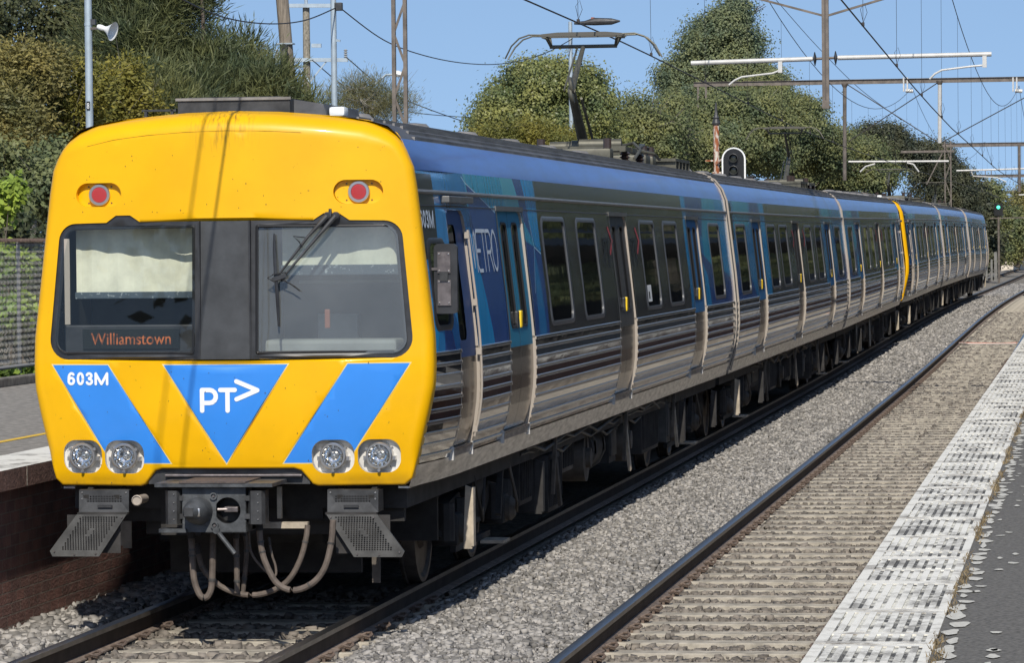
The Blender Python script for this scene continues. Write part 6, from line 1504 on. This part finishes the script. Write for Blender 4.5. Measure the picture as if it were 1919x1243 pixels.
# first gantry
Y1 = 36.5; xl = at(750, 200, Y1).x; t = empty('line_gantry', (xl, Y1, 1.0)); tag(t, 'nearest overhead gantry with a lattice mast and a thick drop post between the tracks', 'gantry', GP); o0 = Vector(t.location)
mb = MB(); w1 = (at(765, 100, Y1).x-at(735, 100, Y1).x)/2; lattice(mb, 0, 0, -.1, 8.3, w1-.04, .55); mb.build('lattice_mast', t)
mb = MB(); ibeam(mb, -.3, 15.0, 0, 7.7, h=.26); mb.build('beam', t)
mb = MB(); lattice(mb, 14.8, 0, -1.2, 8.0, .2, .72); mb.build('lattice_mast', t)
dx_ = at(1547, 100, Y1).x-xl; zb = at(1547, 198, Y1).z-1; za = at(1547, 108, Y1).z-1
mb = MB(); mb.box(dx_-.058, dx_+.058, -.05, .05, zb, 7.6, MAST); mb.box(dx_-.012, dx_+.012, -.056, -.049, zb+.1, 7.6, mat('mast_web', (.10, .085, .075), .7)); mb.prism([(dx_-.07, zb), (dx_+.07, zb), (dx_+.07, zb-.02), (dx_+.05, zb-.05), (dx_-.05, zb-.05), (dx_-.07, zb-.02)], 'y', -.07, .07, MAST); mb.build('drop_post', t)
for px, py in ((1425, -2), (1660, -4)):
    mb = MB(); e = at(px, py, Y1)-o0; s0 = at(1547, 30, Y1)-o0; e2 = s0+(e-s0)*2.6
    for o_ in (-.03, .03): mb.bar(s0+Vector((0, o_, 0)), e2+Vector((0, o_, 0)), .02, .035, MAST)
    mb.build('brace', t)
for pa, pb, pi in (((1295, 118), (1523, 110), 1), ((1858, 101), (1570, 108), -1)):
    a, b = at(*pa, Y1)-o0, at(*pb, Y1)-o0; mb = MB(); mb.cyl(a, b, .040, PALET, 12); mb.build('tube', t, True)
    mb = MB(); u = (b-a).normalized(); disc_insulator(mb, b+u*.03, u); mb.cyl(b, b+u*.2, .022, MAST, 8); mb.build('insulator', t, True)
for P, hx in (([(1460, 132), (1448, 137), (1390, 144), (1377, 150), (1366, 159)], 1462), ([(1842, 122), (1820, 124), (1765, 131), (1752, 138), (1742, 148)], 1845)):
    mb = MB(); mb.tube([at(x, y, Y1)-o0 for x, y in P], .017, PALET, 8); mb.build('registration_arm', t, True)
    a, b = at(hx, 112 if hx < 1500 else 103, Y1)-o0, at(hx, 136 if hx < 1500 else 126, Y1)-o0; mb = MB(); mb.box(a.x-.035, a.x+.035, -.03, .03, b.z, a.z, PALET); mb.build('hanger', t)
# second gantry
Y2 = 108.0; xl = at(1316, 200, Y2).x; t = empty('line_gantry', (xl, Y2, 0)); tag(t, 'second overhead gantry, a long thin beam with two drop tubes', 'gantry', GP); o0 = Vector(t.location); zB = at(1600, 153, Y2).z
mb = MB(); lattice(mb, 0, 0, 0, zB, .14, .7); mb.build('lattice_mast', t)
mb = MB(); ibeam(mb, -.3, 19.5, 0, zB, h=.17); mb.build('beam', t)
mb = MB(); lattice(mb, 19.2, 0, -.3, zB, .2, .7); mb.build('lattice_mast', t)
for px, y0, y1 in ((1583, 158, 338), (1761, 153, 268)):
    a, b = at(px, y0, Y2)-o0, at(px, y1, Y2)-o0; mb = MB(); mb.cyl(a, b, .07, MAST if px < 1700 else PALET, 10); mb.lathe([(.075, 0), (.12, .1), (.12, .14)], a+Vector((0, 0, -.1)), (0, 0, 1), MAST, 10); mb.build('drop_tube', t, True)
for px in (1697, 1902):
    a = at(px, 158, Y2)-o0; mb = MB(); mb.box(a.x-.09, a.x-.04, -.09, .09, a.z-.25, a.z+.25, PALET); mb.box(a.x+.04, a.x+.09, -.09, .09, a.z-.25, a.z+.25, PALET); mb.cyl((a.x, 0, a.z-.22), (a.x+.26, 0, a.z-.24), .07, PALET, 10); mb.build('wire_hanger', t)
a, b = at(1590, 303, Y2)-o0, at(1778, 302, Y2)-o0; mb = MB(); mb.cyl(a, b, .035, PALET, 8); mb.tube([at(1640, 307, Y2)-o0, at(1622, 312, Y2)-o0, at(1612, 322, Y2)-o0], .03, PALET, 6); mb.tube([at(1700, 305, Y2)-o0, at(1712, 308, Y2)-o0, at(1722, 322, Y2)-o0], .03, PALET, 6); mb.build('tube', t)
for pa, pb in (((1583, 155), (1760, 268)), ((1760, 153), (1590, 265)), ((1766, 266), (1990, 145))):
    mb = MB(); mb.cyl(at(*pa, Y2)-o0, at(*pb, Y2)-o0, .02, WIRE, 6); mb.build('stay_wire', t)
# third, fourth and fifth gantries
for (Y, px, ytop, ybase, yb, xb0, label) in ((182.0, 1776, 264, 430, 272, 1766, 'third overhead gantry standing above the dark trees'), (254.0, 1852, 320, 460, 330, 1822, 'fourth overhead gantry, small, near the green signal'), (330.0, 1894, 352, 470, 360, 1878, 'farthest overhead gantry at the right edge')):
    x0 = at(px, ytop, Y).x; t = empty('line_gantry', (x0, Y, 0)); tag(t, label, 'gantry', GP); o0 = Vector(t.location); zt = at(px, ytop, Y).z; zB = at(px, yb, Y).z; kk = (Y-CAM[1])/FPX
    mb = MB(); lattice(mb, 0, 0, 0, zt, 5.5*kk, 1.0); mb.build('lattice_mast', t)
    mb = MB(); ibeam(mb, at(xb0, yb, Y).x-x0, 16, 0, zB, h=.22); mb.build('beam', t)
    mb = MB(); lattice(mb, 15.6, 0, -.3, zB, .2, 1.0); mb.build('lattice_mast', t)
    for q in ((5.6,) if Y > 190 else (at(1910, 280, Y).x-x0,)):
        mb = MB(); mb.cyl((q, 0, zB), (q, 0, zB-2.6), .08, MAST, 8); mb.build('drop_tube', t, True)
        mb = MB(); zq = zB-1.35; mb.cyl((q-3.4, 0, zq-.05), (q+2.5, 0, zq+.05), .045, PALET, 8); mb.tube([(q-2.6, 0, zq-.1), (q-2.5, 0, zq-.35), (q-1.2, 0, zq-.45), (q-.7, 0, zq-.7)], .03, PALET, 6); mb.build('tube', t, True)
    mb = MB(); z_ = at(px, yb+11, Y).z; mb.box(at(px-88 if Y < 200 else px-34, yb, Y).x-x0, .35, -.05, .05, z_-.07, z_+.05, MAST); mb.bar((-.3, 0, z_-.1), (at(px-40 if Y < 200 else px-16, yb, Y).x-x0, 0, z_-1.8), .06, .06, MAST); mb.build('side_beam', t)

SUP = [-180, -108, -35.5, 36.5, 108, 182, 254, 330, 420]
def contact_z(c, y):
    if c == 0: return float(np.interp(y, [-200, -40, 0, 22, 36.5, 52, 70, 108, 140, 420], [5.35, 5.35, 5.36, 5.36, 5.26, 5.12, 5.12, 5.25, 5.3, 5.3]))
    return float(np.interp(y, [-200, -30, 12, 29, 45, 76, 110, 150, 420], [5.5, 5.5, 5.33, 5.06, 4.86, 4.66, 4.66, 4.8, 5.0]))
def wire_x(c, y): return c+tdx(y)+float(np.interp(y, [-180, -108, -35.5, 36.5, 108, 182, 254, 330, 420], [.1, .3, .45, .08, -.1, .1, -.1, .1, 0]) if c == 0 else np.interp(y, [-180, -35.5, 36.5, 108, 182, 254, 420], [0, .05, -.02, .12, -.1, .1, 0]))
def mess_z(c, y):
    for a, b in zip(SUP[:-1], SUP[1:]):
        if a <= y <= b:
            u = (y-a)/(b-a); za = 8.15; return za-(1.75 if c == 0 else 1.72)*4*u*(1-u)+.0
    return 8.2
for c, nm in ((0, 'above the train'), (TC2, 'above the empty track')):
    mb = MB(); ys = [-180+3*k for k in range(201)]
    mb.tube([(wire_x(c, y), y, contact_z(c, y)) for y in ys], .0095, WIRE, 6); tag(mb.build('contact_wire'), 'lower contact wire '+nm, 'wire')
    t = mb = MB(); ys = [-180+3*k for k in range(201)]
    mb.tube([(wire_x(c, y)*.9+.1*(c+tdx(y))+.0, y, mess_z(c, y)) for y in ys], .0085, WIRE, 6); mw = mb.build('catenary_wire'); tag(mw, 'sagging catenary wire '+nm+' with droppers', 'wire')
    k = 0
    for a, b in zip(SUP[2:7], SUP[3:8]):
        for q in range(9):
            y = a+(b-a)*(q+.5)/9; x0, x1 = wire_x(c, y), wire_x(c, y)*.9+.1*(c+tdx(y)); mb = MB()
            mb.tube([(x0, y, contact_z(c, y)+.0), (x1, y, mess_z(c, y))], 0.0030, WIRE, 4)
            mb.box(x0-.016, x0+.016, y-.03, y+.03, contact_z(c, y), contact_z(c, y)+.045, WIRE)
            if a < 120: mb.tube([(x0, y, contact_z(c, y)+.04), (x0+.05, y, contact_z(c, y)+.16), (x0+.02, y, contact_z(c, y)+.27), (x0-.03, y, contact_z(c, y)+.2), (x0, y, contact_z(c, y)+.06)], .003, WIRE, 4)
            mb.build('dropper', mw)
# service cables strung between the poles
def cable(pts, label, r=.011):
    P = [at(x, y, Y) for x, y, Y in pts]; out = []
    n = len(P)
    for i in range(n-1):
        p0, p1, p2, p3 = P[max(0, i-1)], P[i], P[i+1], P[min(n-1, i+2)]
        for q in range(8):
            u = q/8; out.append(.5*((2*p1)+(-p0+p2)*u+(2*p0-5*p1+4*p2-p3)*u*u+(-p0+3*p1-3*p2+p3)*u**3))
    out.append(P[-1]); mb = MB(); mb.tube(out, r, CABLE, 6); o = mb.build('cable'); tag(o, label, 'cable'); return o
cable([(168, -130, 19.2), (250, -55, 22), (345, 0, 25.5), (420, 32, 28.5), (500, 44, 31.5), (570, 38, 34.4), (630, 14, 37)], 'black cable sagging from the top left to the boxed pole')
cable([(637, 14, 37), (720, 75, 43), (800, 105, 49), (880, 119, 54.5), (950, 118, 59), (1020, 100, 63.5), (1073, 72, 67)], 'black cable sagging from the boxed pole to the LED light')
cable([(585, 112, 99), (660, 170, 110), (760, 208, 124), (880, 220, 140)], 'thin power line running right from the crossarm pole', .018)
cable([(650, 108, 99), (745, 180, 112), (890, 235, 132)], 'second thin power line from the end of the crossarm', .018)
cable([(1455, 0, 140), (1530, 85, 150), (1610, 165, 160), (1690, 225, 170)], 'thin stay wire crossing the sky near the drop post', .014)
# things at the far end of the line
t = empty('boundary_wall', at(1912, 500, 300)); tag(t, 'distant low cream wall at the right edge beyond the tracks', 'wall'); mb = MB(); mb.box(-1.6, 4, 0, .2, -.6, .45, mat('cream_wall', (.62, .55, .45), .8, var=.15, vscale=2)); mb.box(-1.6, 4, -.04, .24, .45, .52, mat('cream_cap', (.68, .62, .52), .8)); mb.build('wall', t)
mb = MB(); a = at(1906, 478, 296); mb.box(0, 1.1, 0, 2, 0, .9, WHITEP); mb.prism([(-.1, .9), (1.2, .9), (.55, 1.25)], 'y', -.1, 2.1, WINFR); o = mb.build('shed'); o.location = a; tag(o, 'tiny white shed far away above the cream wall', 'shed')
MPOST = mat('grey_marker_post', (.17, .165, .15), .8, var=.2, vscale=6)
for px, lab in ((1849, 'grey marker post at the end of the train, nearer the train'), (1858.5, 'grey marker post right of its twin beyond the train'), (1866, 'pale concrete stub post beside the far bushes')):
    c = at(px, 515, 168); h = at(px, 486 if px < 1860 else 472, 168).z-c.z; r_ = .05 if px < 1860 else .075; mb = MB(); mb.box(-r_, r_, -r_, r_, -.3, h-.03, MPOST); mb.box(-r_*.7, r_*.7, -r_*.7, r_*.7, h-.03, h, MPOST); o = mb.build('marker_post'); o.location = c; tag(o, lab, 'post')
